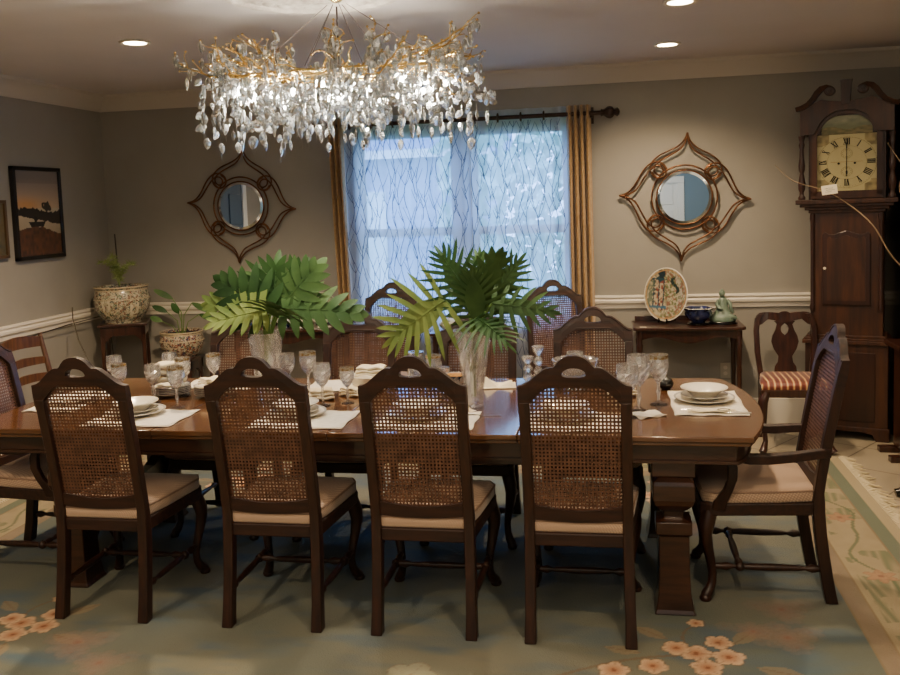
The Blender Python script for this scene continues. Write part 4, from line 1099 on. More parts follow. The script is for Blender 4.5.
t = thing('seated_figurine', 'celadon green seated figurine on a black base', 'figurine', (.745, 6.55, .785))
MB().lathe([(0, 0), (.10, 0), (.10, .014), (.092, .02), (0, .02)], seg=32, sy=.7).build('base', M['black'], t, smooth=40)
fg = MB().lathe([(0, .02), (.088, .022), (.09, .04), (.075, .06), (.055, .085), (.04, .11), (.034, .14), (.036, .165), (.026, .18), (.014, .187), (.013, .195), (0, .2)], seg=28, sy=.75, fn=lambda a, z: 1+(.06*math.sin(5*a) if z < .09 else 0))
fg.tube([(-.03, -.01, .17), (-.042, -.02, .14), (-.03, -.045, .115), (0, -.05, .11)], [.012, .013, .012, .01], 8)
fg.tube([(.03, -.01, .17), (.05, -.02, .14), (.05, -.03, .11), (.07, -.02, .08)], [.012, .013, .012, .01], 8)
fg.tube([(.0, -.03, .05), (.05, -.035, .05), (.085, -.02, .038)], [.02, .025, .018], 8)
fg.lathe([(0, -.03), (.012, -.026), (.021, -.01), (.022, .004), (.017, .017), (.010, .023), (.010, .027), (.005, .031), (0, .032)], c=(-.004, -.004, .215), seg=18)
fg.lathe([(0, -.006), (.004, -.003), (.003, .004), (0, .006)], c=(-.004, -.028, .212), seg=8)
fg.build('figure', M['jade'], t, smooth=60)
t = thing('price_card', 'small white card lying on the left front corner of the console', 'card', (.19, 6.40, .785)); MB().box((0, 0, .0015), (.045, .025, .002), .1).build('card', M['paper'], t, smooth=0)
t = thing('glass_bowl', 'wide clear glass bowl on the console shelf', 'bowl', (.42, 6.55, .178))
MB().lathe([(0, .0), (.06, 0), (.1, .05), (.135, .11), (.14, .12), (.132, .118), (.095, .052), (0, .01)], seg=40).build('bowl_body', M['clear'], t, smooth=50)
MB().tube([(.138*math.cos(2*pi*k/40), .138*math.sin(2*pi*k/40), .12) for k in range(40)], .005, 6, True).build('green_rim', mat('green_glass_rim', '#2f4038', .2), t)
t = thing('wall_outlet', 'beige electrical outlet low on the back wall by the console', 'outlet', (.79, YB, .40))
MB().span((-.035, -.007, -.057), (.035, 0, .057)).build('cover_plate', M['outlet'], t, smooth=0, bevel=.002)
for z in (-.022, .022): MB().lathe([(0, 0), (.015, 0), (.015, .003), (0, .003)], seg=16).xf(Matrix.Translation((0, -.006, z)) @ Matrix.Rotation(pi/2, 4, 'X')).build('socket', M['trim'], t)

# left side table china
stand_plate('green floral plate standing upright behind the big vase leaves, right one', -2.22, 6.62, .80, .118, medal('#b6bba6', '#6f7a6a', '#8a8f78', 3), M['china'], .15)
stand_plate('blue-and-white plate standing upright left on the crowded side table', -2.62, 6.62, .80, .115, medal('#b9c2c4', '#5c6f74', '#a98c6a', 6), M['china'], .15)
stand_plate('small patterned saucer leaning at the right end of the side table', -2.07, 6.46, .80, .06, medal('#c4c8cc', '#2e4068', '#28345c', 9), M['bluewhite'], .6, False, .3)
t = thing('ginger_jar', 'small blue and white jar on the crowded side table', 'jar', (-2.47, 6.48, .80))
MB().lathe([(0, 0), (.03, 0), (.05, .03), (.052, .06), (.035, .085), (.025, .09), (.03, .094), (0, .094)], seg=28).build('jar_body', M['bluewhite'], t, smooth=50)
MB().lathe([(.03, .094), (.028, .105), (.01, .115), (.008, .125), (0, .13)], seg=20).build('lid', M['bluewhite'], t, smooth=50)
t = thing('white_compote', 'small white footed dish between the upright plates', 'dish', (-2.37, 6.46, .80))
MB().lathe([(0, 0), (.028, 0), (.012, .012), (.01, .035), (.05, .05), (.055, .06), (.05, .06), (.01, .045), (0, .045)], seg=28).build('dish_body', M['china'], t, smooth=50)
for i, (x, y, lab) in enumerate(((-2.30, 6.40, 'low white saucer at the front edge of the crowded side table'), (-2.14, 6.40, 'low white saucer near the right end of the crowded side table'))):
    t = thing('saucer', lab, 'saucer', (x, y, .80)); MB().lathe([(0, 0), (.025, 0), (.05, .01), (.052, .013), (.03, .005), (0, .004)], seg=28).build('saucer_body', M['china'], t, smooth=50)
t = thing('platter', 'blue patterned oval platter leaning at the left of the crowded side table', 'platter', (-2.76, 6.5, .80), -.3)
MB().lathe([(0, 0), (.06, 0), (.11, .012), (.113, .016), (.06, .005), (0, .004)], seg=40, sy=.72).xf(Matrix.Translation((0, 0, .085)) @ Matrix.Rotation(pi/2-.35, 4, 'X')).build('platter_body', M['bluewhite'], t, smooth=50)
# window table pieces
t = thing('tureen', 'small blue and white tureen on the table before the window', 'tureen', (-1.19, 6.4, .775))
MB().lathe([(0, 0), (.035, 0), (.038, .008), (.06, .03), (.068, .05), (.062, .062), (0, .062)], seg=28, sx=1.15).build('bowl_body', M['greenwhite'], t, smooth=50)
MB().lathe([(.064, .062), (.05, .08), (.02, .09), (.008, .095), (.012, .105), (0, .112)], seg=28, sx=1.15).build('lid', M['greenwhite'], t, smooth=50)
t = thing('lacquer_box', 'small black lacquered box on the table before the window', 'box', (-1.06, 6.42, .775)); MB().span((-.05, -.04, 0), (.05, .04, .07)).build('box_body', M['black'], t, smooth=0, bevel=.004)
MB().span((-.053, -.043, .07), (.053, .043, .085)).build('lid', M['black'], t, smooth=0, bevel=.004)

# ------------------------------------------------------------------ plant stands and jardinieres
def plantstand(lab, x, y, w_, H_, rz=0):
    t = thing('plant_stand', lab, 'plant stand', (x, y, 0), rz); a = w_/2
    MB().span((-a, -a, H_-.02), (a, a, H_)).build('tabletop', M['mahog'], t, smooth=0, bevel=.004)
    MB().span((-a+.015, -a+.015, H_-.09), (a-.015, a-.015, H_-.02)).build('apron', M['mahog'], t, smooth=0)
    for sx in (-1, 1):
        for sy in (-1, 1): MB().span((sx*(a-.015), sy*(a-.015), 0), (sx*(a-.045), sy*(a-.045), H_-.02)).build('leg', M['mahog'], t, smooth=0, bevel=.003)
    q = MB()
    for k in range(4):
        for s in (-1, 1):
            m_ = Matrix.Rotation(k*pi/2, 4, 'Z'); b = len(q.v)
            q.prism([(s*(a-.045), H_-.09), (s*(a-.045), H_-.15), (s*(a-.055), H_-.13), (s*(a-.085), H_-.10), (s*(a-.1), H_-.09)], -a+.018, -a+.03, 'y'); q.xf(m_, b)
    q.build('bracket', M['mahog'], t, smooth=0)
    return t
plantstand('tall square dark plant stand in the left corner', -3.80, 6.47, .36, .86, .42)
plantstand('low dark plant stand beside the tall one, holding the small pot', -3.34, 6.52, .24, .57, .0)
def jard(lab, x, y, z, r_, H_, m, group=None, bands=True):
    t = thing('porcelain_planter', lab, 'planter', (x, y, z), 0, group)
    pf = [(0, 0), (.66, 0), (.67, .05), (.78, .14), (.93, .34), (1.0, .56), (.99, .74), (.93, .88), (.90, .92), (.93, .95), (.95, .98), (.93, 1.0), (.86, .985), (.84, .93), (.88, .7), (.6, .2), (0, .12)]
    MB().lathe([(a*r_, b*H_) for a, b in pf], seg=56).build('pot_body', m, t, smooth=50)
    q = MB()
    for a, b in ((.95, .985), (.915, .905)): q.tube([(a*r_*math.cos(2*pi*k/56), a*r_*math.sin(2*pi*k/56), b*H_) for k in range(56)], .006, 6, True)
    q.tube([(.998*r_*math.cos(2*pi*k/56), .998*r_*math.sin(2*pi*k/56), .66*H_) for k in range(56)], .004, 6, True)
    q.build('glaze_band', M['glaze_edge'], t, smooth=60)
    if bands:
        for k in range(6):
            a = 2*pi*k/6+.45; q = MB(); vs = []; 
            for j in range(7):
                zz = .16+.50*j/6; rr = interp([(p[1], p[0]) for p in pf[3:8]], zz)+.012
                for s in (-1, 1): vs.append((rr*r_*math.cos(a+s*.17), rr*r_*math.sin(a+s*.17), zz*H_))
            q.add(vs, [(2*j, 2*j+1, 2*j+3, 2*j+2) for j in range(6)]); q.build('glaze_panel', M['glaze_panel'], t, smooth=180)
    MB().lathe([(0, .9*H_), (.3*r_, .92*H_), (.86*r_, .90*H_)], seg=32).build('soil', M['soil'], t, smooth=180)
    return t
M['glaze_edge'] = mat('glaze_edge', '#b9a98c', .2, coat=.4); M['glaze_panel'] = porcelain('cream_glaze_panel', [(0, '#c9bfa4'), (.6, '#b8ab8c'), (.82, '#6d4a3a'), (.92, '#5a6248')], 45)
jard('large famille-rose porcelain planter on the tall corner stand', -3.81, 6.47, .86, .212, .285, M['imari'])
jard('smaller iron-red floral planter on the low stand', -3.35, 6.52, .57, .17, .205, M['imari2'], bands=False)
t = thing('fern_plant', 'wispy fern with a dark stake growing in the large planter', 'plant', (-3.82, 6.46, 1.12))
MB().tube([(0, 0, 0), (-.01, 0, .43)], .005, 6).build('stake', M['cord'], t)
R = random.Random(9)
for k in range(7):
    a = R.uniform(-2.2, 2.2)-pi/2 if k < 5 else R.uniform(0, 6); L_ = R.uniform(.2, .4); pts = []
    for i in range(9):
        u = i/8; pts.append(Vector((math.cos(a)*L_*.5*u**1.6+(-.04 if k % 2 else .03)*u, math.sin(a)*L_*.25*u**1.6, L_*(u*1.3-.55*u**3))))
    q = MB().tube(pts, .002, 5)
    for i in range(2, 9):
        for m_ in range(16):
            p = pts[i]; d = Vector((R.uniform(-1, 1), R.uniform(-.6, .6), R.uniform(-.5, .7))).normalized()*R.uniform(.02, .05); w_ = d.cross(Vector((0, 1, 0))).normalized()*.004
            q.add([p-w_, p+w_, p+d+w_*.3], [(0, 1, 2)])
    q.build('frond', M['fernleaf'] if 'fernleaf' in M else M.setdefault('fernleaf', mat('fern_leaf', '#6f8246', .6, c2='#8d9a5a')), t, smooth=0, fix=False)

def blade(q, base, direc, up, L_, W_, curl=.25, n=8, tipk=1.):
    d = Vector(direc).normalized(); u = (Vector(up)-Vector(up).dot(d)*d).normalized(); s = d.cross(u); vs = []
    for i in range(n+1):
        k = i/n; p = Vector(base)+d*L_*k-u*curl*L_*k*k; w_ = W_*math.sin(pi*min(1, k*.93+.04))**.75*(1 if k < 1 else 0)
        vs += [p-s*w_-u*w_*.18, p, p+s*w_-u*w_*.18]
    q.add(vs, [f for i in range(n) for f in ((3*i, 3*i+1, 3*i+4, 3*i+3), (3*i+1, 3*i+2, 3*i+5, 3*i+4))])
t = thing('potted_lily', 'young plant with five pointed leaves in the small planter', 'plant', (-3.35, 6.52, .755))
for sx, sy, h_, dx, L_, m in ((-.03, 0, .17, -.9, .13, 'leaf_dark'), (.0, .02, .27, -.75, .17, 'leaf'), (.03, 0, .24, .8, .18, 'leaf'), (.02, -.03, .16, -.2, .1, 'leaf_dark'), (.06, 0, .15, 1.1, .14, 'leaf_dark'), (-.06, -.02, .10, -1, .1, 'leaf')):
    top_ = Vector((sx+dx*.09, sy, h_)); q = MB().tube([(sx*.4, sy*.4, -.01), (sx, sy, h_*.6), top_], .0035, 6); q.build('stem', M['stem'], t)
    q = MB(); blade(q, top_, (dx*.9, -.2, -.25 if dx*1 > 0 else .45), (0, -.7, .6), L_, .026, .15); q.build('leaf', M[m], t, smooth=60, fix=False)

# ------------------------------------------------------------------ ladder-back chair, splat-back chair
t = thing('ladderback_chair', 'chestnut ladder-back chair with rush seat against the left wall', 'chair', (-3.66, 5.14, .006), -pi/2-.05)
for s in (-1, 1):
    MB().tube([(s*.185, -.03, 0), (s*.18, 0, .2), (s*.18, 0, .45), (s*.19, -.05, .70), (s*.2, -.11, .93)], [.018, .02, .02, .018, .015], 8).build('rear_leg', M['ladder'], t, smooth=60)
    MB().tube([(s*.21, .40, 0), (s*.21, .40, .46)], [.016, .021], 8).build('front_leg', M['ladder'], t, smooth=60)
for z, h_, c in ((.885, .032, .02), (.76, .022, .012), (.655, .022, .012)):
    rings = []
    for i in range(13):
        x = -.19+.38*i/12; k = math.cos(x/.19*pi/2); y = -.03-(z-.6)*.25-.025*k
        rings.append([(x, y-.008, z-h_*1.25+c*k*.3), (x, y+.008, z-h_*1.25+c*k*.3), (x, y+.008, z+h_*.8+c*k), (x, y-.008, z+h_*.8+c*k)])
    MB().loft(rings).build('back_slat', M['ladder'], t, smooth=50)
MB().prism([(-.185, .0), (.185, 0), (.215, .41), (-.215, .41)], .43, .465, 'z').build('rush_seat', mat('rush_seat', '#b08d52', .8, c2='#94713c', scale=40, bump=.4), t, smooth=0, bevel=.012)
q = MB()
for z in (.12, .28):
    q.tube([(-.205, .40, z), (.205, .40, z)], .01, 6)
    for s in (-1, 1): q.tube([(s*.2, .40, z+.03), (s*.183, 0, z+.03)], .01, 6)
q.build('stretcher', M['ladder'], t, smooth=60)

t = thing('splat_back_chair', 'mahogany splat-back chair with red striped seat beside the clock', 'chair', (1.145, 6.42, 0), pi)
for s in (-1, 1):
    q = MB(); rings = []
    for x, y, z in ((.165, -.03, 0), (.165, 0, .25), (.165, 0, .44), (.185, -.01, .6), (.19, -.03, .75), (.178, -.05, .83), (.15, -.055, .862)):
        rings.append([(s*x-.017, y-.015, z), (s*x+.017, y-.015, z), (s*x+.017, y+.015, z), (s*x-.017, y+.015, z)])
    q.loft(rings).build('rear_leg', M['mahog'], t, smooth=60, bevel=.003)
    MB().tube([(s*.19, .38, .40), (s*.215, .40, .34), (s*.21, .39, .2), (s*.195, .375, .08), (s*.21, .4, .03), (s*.22, .41, .012)], [.028, .032, .02, .016, .024, .026], 10).build('front_leg', M['mahog'], t, smooth=60)
q = MB(); xs = [-.185+.37*i/40 for i in range(41)]
TP = [(0, .878), (.02, .876), (.035, .866), (.08, .872), (.13, .874), (.165, .868), (.186, .845)]; LO = [(0, .80), (.03, .80), (.06, .815), (.11, .825), (.14, .80), (.15, .79), (.186, .78)]
for a, b in zip(xs, xs[1:]):
    q.add([(a, -.04, interp(LO, abs(a))), (b, -.04, interp(LO, abs(b))), (b, -.05, interp(TP, abs(b))), (a, -.05, interp(TP, abs(a))), (a, -.062, interp(LO, abs(a))), (b, -.062, interp(LO, abs(b))), (b, -.07, interp(TP, abs(b))), (a, -.07, interp(TP, abs(a)))], [(0, 1, 2, 3), (7, 6, 5, 4), (0, 4, 5, 1), (3, 2, 6, 7)])
q.build('crest_rail', M['mahog'], t, smooth=40, fix=False)
# vase-shaped splat with pierced heart
q = MB(); prof = [(.455, .075), (.50, .07), (.53, .05), (.57, .045), (.62, .075), (.67, .09), (.71, .082), (.75, .062), (.79, .05), (.81, .07)]
hole = lambda z: .026*max(0, 1-((z-.755)/.035)**2)**.5 if abs(z-.755) < .035 else 0
zs = [.455+.355*i/48 for i in range(49)]
for a, b in zip(zs, zs[1:]):
    for s in (-1, 1):
        w0, w1, h0, h1 = interp(prof, a), interp(prof, b), hole(a), hole(b); y0, y1 = -.01-.1*(a-.45), -.01-.1*(b-.45)
        q.add([(s*h0, y0, a), (s*w0, y0, a), (s*w1, y1, b), (s*h1, y1, b), (s*h0, y0-.012, a), (s*w0, y0-.012, a), (s*w1, y1-.012, b), (s*h1, y1-.012, b)], [(0, 1, 2, 3), (7, 6, 5, 4), (1, 5, 6, 2), (0, 3, 7, 4)])
q.build('back_splat', M['mahog'], t, smooth=30, fix=False)
MB().prism([(-.18, -.01), (.18, -.01), (.225, .40), (-.225, .40)], .37, .42, 'z').build('seat_frame', M['mahog'], t, smooth=0, bevel=.006)
rings = []
for ins, z in ((0, .42), (-.004, .43), (0, .455), (.02, .47), (.08, .48)): rings.append([(x*(1-ins/.2), .195+(y-.195)*(1-ins/.2), z) for x, y in ((-.17, 0), (.17, 0), (.2, .2), (.215, .39), (-.215, .39), (-.2, .2))])
MB().loft(rings).build('striped_seat_pad', M['stripe'], t, smooth=60)
# ------------------------------------------------------------------ glassware on the table
def cutfn(n, amp): return lambda a, z: 1+amp*abs(math.sin(n*a/2+z*60))
def make_goblet(H_, R_, gilt, tall):
    t = thing('wine_goblet', 'x', 'glass')
    b0 = H_*(.48 if tall else .42)
    MB().lathe([(0, .0), (R_*.85, 0), (R_*.87, .003), (R_*.4, .007), (.008, .016), (.0, .016)], seg=28).build('foot', M['clear'], t, smooth=50)
    MB().lathe([(.0055, .013), (.0048, .03), (.0085, b0*.45), (.009, b0*.55), (.0052, b0*.7), (.0065, b0*.93), (.013, b0)], seg=10).build('stem', M['cut'], t, smooth=40)
    h = H_-b0
    pf = [(.012, b0), (R_*.55, b0+h*.10), (R_*.88, b0+h*.30), (R_*1.0, b0+h*.52), (R_*1.0, b0+h*.75), (R_*.95, b0+h), (R_*.92, b0+h), (R_*.94, b0+h*.72), (R_*.92, b0+h*.5), (R_*.8, b0+h*.3), (R_*.45, b0+h*.16), (0, b0+h*.12)]
    cut = b0+h*.72
    pq = []; nz = 6
    for i in range(nz+1):
        z = b0+(cut-b0)*i/nz; pq.append((interp([(c_[1], c_[0]) for c_ in pf[:6]], z), z))
    pq += [(R_*1.0, cut+h*.02)]+pf[5:]
    q = MB().lathe(pq, seg=14)
    for j in range(1, nz+1):
        for k in range(14):
            x_, y_, z_ = q.v[j*14+k]; f_ = 1.05 if (j+k) % 2 else .95; q.v[j*14+k] = (x_*f_, y_*f_, z_)
    q.build('bowl', M['cut'], t, smooth=0)
    if gilt: MB().lathe([(R_*.99, b0+h*.86), (R_*.965, b0+h*1.002), (R_*.955, b0+h*1.002), (R_*.98, b0+h*.86)], seg=40).build('gilded_rim', M['gilt'], t, smooth=50)
    return t
g_plain = make_goblet(.195, .040, False, True); g_gilt = make_goblet(.19, .038, True, True)
used = set()
def goblet(x, y, lab, gilt=False, s=1.0):
    src = g_gilt if gilt else g_plain
    o = src if gilt not in used else dup(src); used.add(gilt)
    o.location = (x, y, TZ); o.scale = (s, s, s); o['label'] = lab; o['group'] = 'crystal goblets on the table'
goblet(-2.275, 4.10, 'cut goblet on long stem just left of the gilt ones by the leftmost placemat', s=.98)
goblet(-2.09, 3.98, 'gold-rimmed goblet standing at the corner of the leftmost placemat', True, 1.07)
goblet(-2.185, 4.24, 'gold-rimmed goblet just behind the one at the leftmost placemat', True, 1.05)
goblet(-2.35, 4.42, 'cut goblet farthest back behind the napkin-topped stack', s=1.0)
goblet(-2.62, 4.33, 'cut goblet rising over the right shoulder of the leftmost near chair', s=1.0)
goblet(-2.475, 4.13, 'gold-rimmed goblet beside the right shoulder of the leftmost near chair', True, 1.0)
goblet(-2.10, 4.42, 'gold-rimmed glass on the far placemat left of the swirled vase', True, 1.0)
goblet(-1.655, 4.32, 'cut goblet right beside the swirled vase', s=1.05)
goblet(-1.545, 4.33, 'gold-rimmed goblet second to the right of the swirled vase', True, 1.12)
goblet(-1.375, 4.04, 'large cut goblet between the napkins and the second placemat', s=1.05)
goblet(-1.27, 4.10, 'gold-rimmed goblet in front of the white serving bowl', True, .92)
goblet(.095, 3.98, 'tall cut goblet by the rightmost near chair, behind the shorter one', s=1.28)
goblet(.045, 3.86, 'shorter cut goblet touching the rightmost near chair\'s shoulder', s=1.18)
goblet(.185, 4.11, 'gold-rimmed goblet nearest the place setting at the right table end', True, 1.2)

# jars, candlesticks, bowl, small crystal
def tumbler(x, y, r_, h, lab, gilt=False, name='glass_jar', cat='jar'):
    t = thing(name, lab, cat, (x, y, TZ))
    MB().lathe([(0, 0), (r_*.9, 0), (r_, .01), (r_, h*.75), (r_*.86, h*.86), (r_*.93, h), (r_*.86, h), (r_*.8, h*.86), (r_*.92, h*.7), (r_*.9, .014), (0, .012)], seg=32, fn=lambda a, z: 1+.04*abs(math.sin(7*a))).build('jar_body', M['cut'], t, smooth=40)
    if gilt: MB().lathe([(r_*.94, h*.93), (r_*.97, h*1.0), (r_*.93, h*1.005), (r_*.9, h*.93)], seg=32).build('gilded_rim', M['gilt'], t, smooth=50)
    else: MB().lathe([(r_*.7, h), (r_*.99, h), (r_*.99, h+.006), (r_*.7, h+.006)], seg=32).build('silver_rim', M['steel'], t, smooth=50)
tumbler(-1.02, 4.50, .042, .175, 'square-shouldered glass jar with silver rim, left of the gilt-rimmed one')
tumbler(-.92, 4.46, .043, .17, 'glass jar with gilded rim behind the third near chair', True)
tumbler(-.84, 4.34, .03, .125, 'short glass jar between the gilt-rimmed jar and the tall vase')
t = thing('serving_dish', 'small oval china dish with yellow relish left of the tall vase', 'dish', (-.775, 4.30, TZ))
MB().lathe([(0, .06), (.02, .06), (.045, .075), (.058, .10), (.062, .102), (.05, .076), (.03, .055), (.025, .0), (0, 0)], seg=36, sx=1.2).build('dish_body', M['bluewhite'], t, smooth=50)
MB().lathe([(0, .108), (.03, .105), (.053, .094), (0, .09)], seg=30, sx=1.2, fn=lambda a, z: 1+.05*math.sin(7*a)).build('relish', mat('yellow_relish', '#b98a3a', .5, c2='#8a5a24', scale=60, bump=.4), t, smooth=60)
def candlestick(x, y, h, lab):
    t = thing('crystal_candlestick', lab, 'candlestick', (x, y, TZ), group='crystal candlesticks')
    k = h/.18
    MB().lathe([(0, 0), (.04, 0), (.041, .006), (.03, .014), (.014, .03*k), (.021, .045*k), (.024, .06*k), (.016, .075*k), (.012, .085*k), (.024, .10*k), (.022, .115*k), (.012, .13*k), (.012, .135*k), (.026, .155*k), (.030, .178*k), (.027, .18*k), (.013, .16*k), (0, .158*k)], seg=24, fn=lambda a, z: 1+.06*abs(math.sin(6*a))).build('stick_body', M['cut'], t, smooth=35)
candlestick(-.44, 4.50, .155, 'shorter crystal candlestick, the left one of the pair')
candlestick(-.395, 4.58, .195, 'taller crystal candlestick, the right one of the pair')
t = thing('crystal_bowl', 'cut crystal footed bowl behind the rightmost near chair', 'bowl', (-.20, 4.44, TZ))
MB().lathe([(0, 0), (.05, 0), (.045, .01), (.015, .03), (.015, .05), (.06, .075), (.10, .12), (.112, .15), (.108, .152), (.09, .12), (.05, .085), (0, .07)], seg=64, fn=lambda a, z: 1+(.05*abs(math.sin(8*a+z*40)) if z > .06 else 0)).build('bowl_body', M['cut'], t, smooth=30)
t = thing('crystal_cup', 'small crystal cup sitting in the middle of the footed bowl', 'cup', (-.20, 4.44, TZ+.072))
MB().lathe([(0, 0), (.025, 0), (.03, .03), (.042, .09), (.04, .115), (.037, .115), (.038, .09), (.025, .03), (0, .008)], seg=24, fn=lambda a, z: 1+.05*abs(math.sin(5*a))).build('cup_body', M['cut'], t, smooth=40)
t = thing('black_salt_pot', 'small round black pot beside the gold-rimmed goblet at the right end', 'pot', (.235, 4.44, TZ))
MB().lathe([(0, 0), (.018, 0), (.034, .015), (.038, .032), (.03, .05), (.02, .056), (0, .058)], seg=28).build('pot_body', M['black'], t, smooth=60)
MB().lathe([(0, .062), (.01, .06), (.012, .056), (0, .056)], seg=14).build('lid_knob', M['black'], t, smooth=60)

# ------------------------------------------------------------------ placemats, plates, napkins
def placemat(x, y, w_, d_, lab, rz=0, m='white_linen', name='placemat'):
    t = thing(name, lab, 'placemat', (x, y, TZ), rz); n = 18; vs = []
    for j in range(n+1):
        for i in range(n+1):
            u, v = i/n*2-1, j/n*2-1; vs.append((u*w_/2+.003*math.sin(v*6), v*d_/2+.003*math.sin(u*7), .0035+.0012*math.sin(u*9+v*5)))
    q = MB(); q.add(vs, [(j*(n+1)+i, j*(n+1)+i+1, (j+1)*(n+1)+i+1, (j+1)*(n+1)+i) for j in range(n) for i in range(n)])
    o = q.build('mat_cloth', M[m], t, smooth=180, fix=False); s = o.modifiers.new('s', 'SOLIDIFY'); s.thickness = .002; s.offset = 0
    MB().tube([(sx*(w_/2-.012), sy*(d_/2-.012), .0055) for sx, sy in ((-1, -1), (1, -1), (1, 1), (-1, 1))], .0012, 5, True).build('hem', M['linen'], t, smooth=0)
    return t
def make_plate(r_, rim, deep=False, name='dinner_plate'):
    t = thing(name, 'x', 'bowl' if deep else 'plate')
    if deep: pf = [(0, 0), (r_*.5, 0), (r_*.52, .004), (r_*.80, .030), (r_, .038), (r_*1.005, .041), (r_*.8, .035), (r_*.5, .012), (0, .009)]
    else: pf = [(0, 0), (r_*.58, 0), (r_*.62, .003), (r_*.74, .010), (r_, .018), (r_*1.005, .0205), (r_*.72, .0135), (r_*.6, .0065), (0, .0055)]
    MB().lathe(pf, seg=56).build('plate_body' if not deep else 'bowl_body', M['china'], t, smooth=50)
    z = pf[5][1]
    MB().lathe([(r_*.93, z-.0022 if not deep else z-.001), (r_*.995, z+.0012), (r_*.985, z+.0018), (r_*.93, z-.0008)], seg=56).build('rim_band', M[rim], t, smooth=50)
    return t
PD = make_plate(.135, 'chinarim'); PS = make_plate(.105, 'chinarim', name='salad_plate'); PB = make_plate(.104, 'china', True, 'soup_bowl'); PN = make_plate(.10, 'navychina', name='side_plate')
first = {}
def put(src, x, y, z, lab, group):
    o = src if src.name not in first else dup(src); first[src.name] = 1
    o.location = (x, y, z); o['label'] = lab; o['group'] = group; return o
mats = [(-2.16, 3.765, 'behind the leftmost near chair'), (-1.37, 3.765, 'behind the second near chair'), (-.81, 3.765, 'behind the third near chair'), (-.16, 3.765, 'behind the rightmost near chair')]
for i, (x, y, w_) in enumerate(mats):
    placemat(x, y, .43, .32, 'white cloth placemat '+w_)
    px, py = x-.06, y+.06
    put(PD, px, py, TZ+.0055, 'large china dinner plate at the bottom of the setting '+w_, 'dinner plates')
    put(PS, px, py, TZ+.0165, 'china salad plate in the middle of the setting '+w_, 'salad plates')
    put(PB, px, py, TZ+.0265, 'white soup bowl on top of the setting '+w_, 'soup bowls')
placemat(.395, 4.14, .31, .49, 'white cloth placemat at the right head of the table')
put(PD, .39, 4.17, TZ+.0055, 'large china dinner plate at the right head of the table', 'dinner plates')
put(PS, .39, 4.175, TZ+.0165, 'china salad plate under the bowl at the right head', 'salad plates')
put(PB, .39, 4.175, TZ+.0265, 'white soup bowl on top of the right head setting', 'soup bowls')
placemat(-2.11, 4.52, .40, .25, 'white placemat on the far side left of the swirled vase')
placemat(-1.38, 4.50, .44, .28, 'white placemat on the far side under the serving bowl')
placemat(-2.72, 4.10, .26, .46, 'white placemat at the left head of the table')
put(PD, -2.72, 4.1, TZ+.0055, 'large china dinner plate at the left head of the table', 'dinner plates')
for k in range(5): put(PN, -2.265, 4.26, TZ+.001+k*.0085, ['navy-rimmed side plate, bottom of the stack under the cream napkins', 'navy-rimmed side plate, second from bottom of the stack under the napkins', 'navy-rimmed side plate, middle of the stack under the napkins', 'navy-rimmed side plate, second from top of the stack under the napkins', 'navy-rimmed side plate, topmost of the stack under the cream napkins'][k], 'stacked side plates')
for k in range(5): put(PS, -2.02, 4.25, TZ+.001+k*.0095, ['china plate, bottom of the stack beside the second near chair\'s left shoulder', 'china plate, second from bottom of the stack by the second chair', 'china plate, middle of the stack by the second near chair', 'china plate, second from top of the stack by the second chair', 'china plate, topmost of the stack by the second near chair'][k], 'stacked china plates')

def napkin(x, y, z, w_, d_, h, lab, rz=0, kind='fold', m='linen'):
    t = thing('folded_napkin', lab, 'napkin', (x, y, z), rz)
    if kind == 'fold':
        for k in range(3):
            q = MB(); n = 10; vs = []; s = 1-.05*k; zz = k*h/3
            for j in range(n+1):
                for i in range(n+1):
                    u, v = i/n*2-1, j/n*2-1; vs.append((u*w_/2*s, v*d_/2*s, zz+.003+h*.10*math.cos(u*1.4)+.004*math.sin(u*5+v*3+k)))
            q.add(vs, [(j*(n+1)+i, j*(n+1)+i+1, (j+1)*(n+1)+i+1, (j+1)*(n+1)+i) for j in range(n) for i in range(n)])
            o = q.build('fold', M[m], t, smooth=180, fix=False); md = o.modifiers.new('s', 'SOLIDIFY'); md.thickness = h*.24; md.offset = 1
    else:
        q = MB()
        for a, hh_, l_ in ((-.55, 1, 1), (.6, .62, .9)):
            # upright pointed fold leaning outwards
            c, s = math.cos(a*.5), math.sin(a*.5); bx = a*w_*.3
            q.add([(bx-w_*.22, -d_*.4, 0), (bx+w_*.22, -d_*.4, 0), (bx+w_*.3*a+w_*.05, -d_*.1, h*hh_), (bx-w_*.18, d_*.4, 0), (bx+w_*.26, d_*.4, 0), (bx+w_*.3*a, d_*.15, h*hh_*.8)], [(0, 1, 2), (3, 5, 4), (0, 2, 5, 3), (1, 4, 5, 2), (0, 3, 4, 1)])
        q.span((-w_*.5, -d_*.5, 0), (w_*.5, d_*.5, h*.12)); q.build('fan_fold', M[m], t, smooth=0, bevel=.002)
    return t
napkin(-2.265, 4.26, TZ+.065, .15, .11, .105, 'tall stack of cream napkins on the navy-rimmed plates', .3)
napkin(-2.02, 4.24, TZ+.062, .13, .10, .03, 'cream napkin lying on the stack beside the second near chair', -.5)
napkin(-.60, 4.50, TZ, .19, .14, .055, 'cream fan-folded napkin right of the tall vase', .15, 'fan')
napkin(-.71, 3.98, TZ, .11, .17, .004, 'flat cream napkin at the foot of the tall vase', .5)
napkin(.02, 4.30, TZ, .13, .10, .045, 'cream rolled napkin behind the right-hand goblets', .2)
napkin(.13, 3.90, TZ, .13, .10, .004, 'flat white paper napkin in front of the right-hand goblets', .5, m='white_linen')
napkin(-1.43, 4.18, TZ, .12, .09, .05, 'cream napkin folded beside the large cut goblet', .4)
napkin(-1.30, 4.27, TZ, .10, .08, .04, 'cream napkin tucked behind the goblet at the serving bowl', -.3)
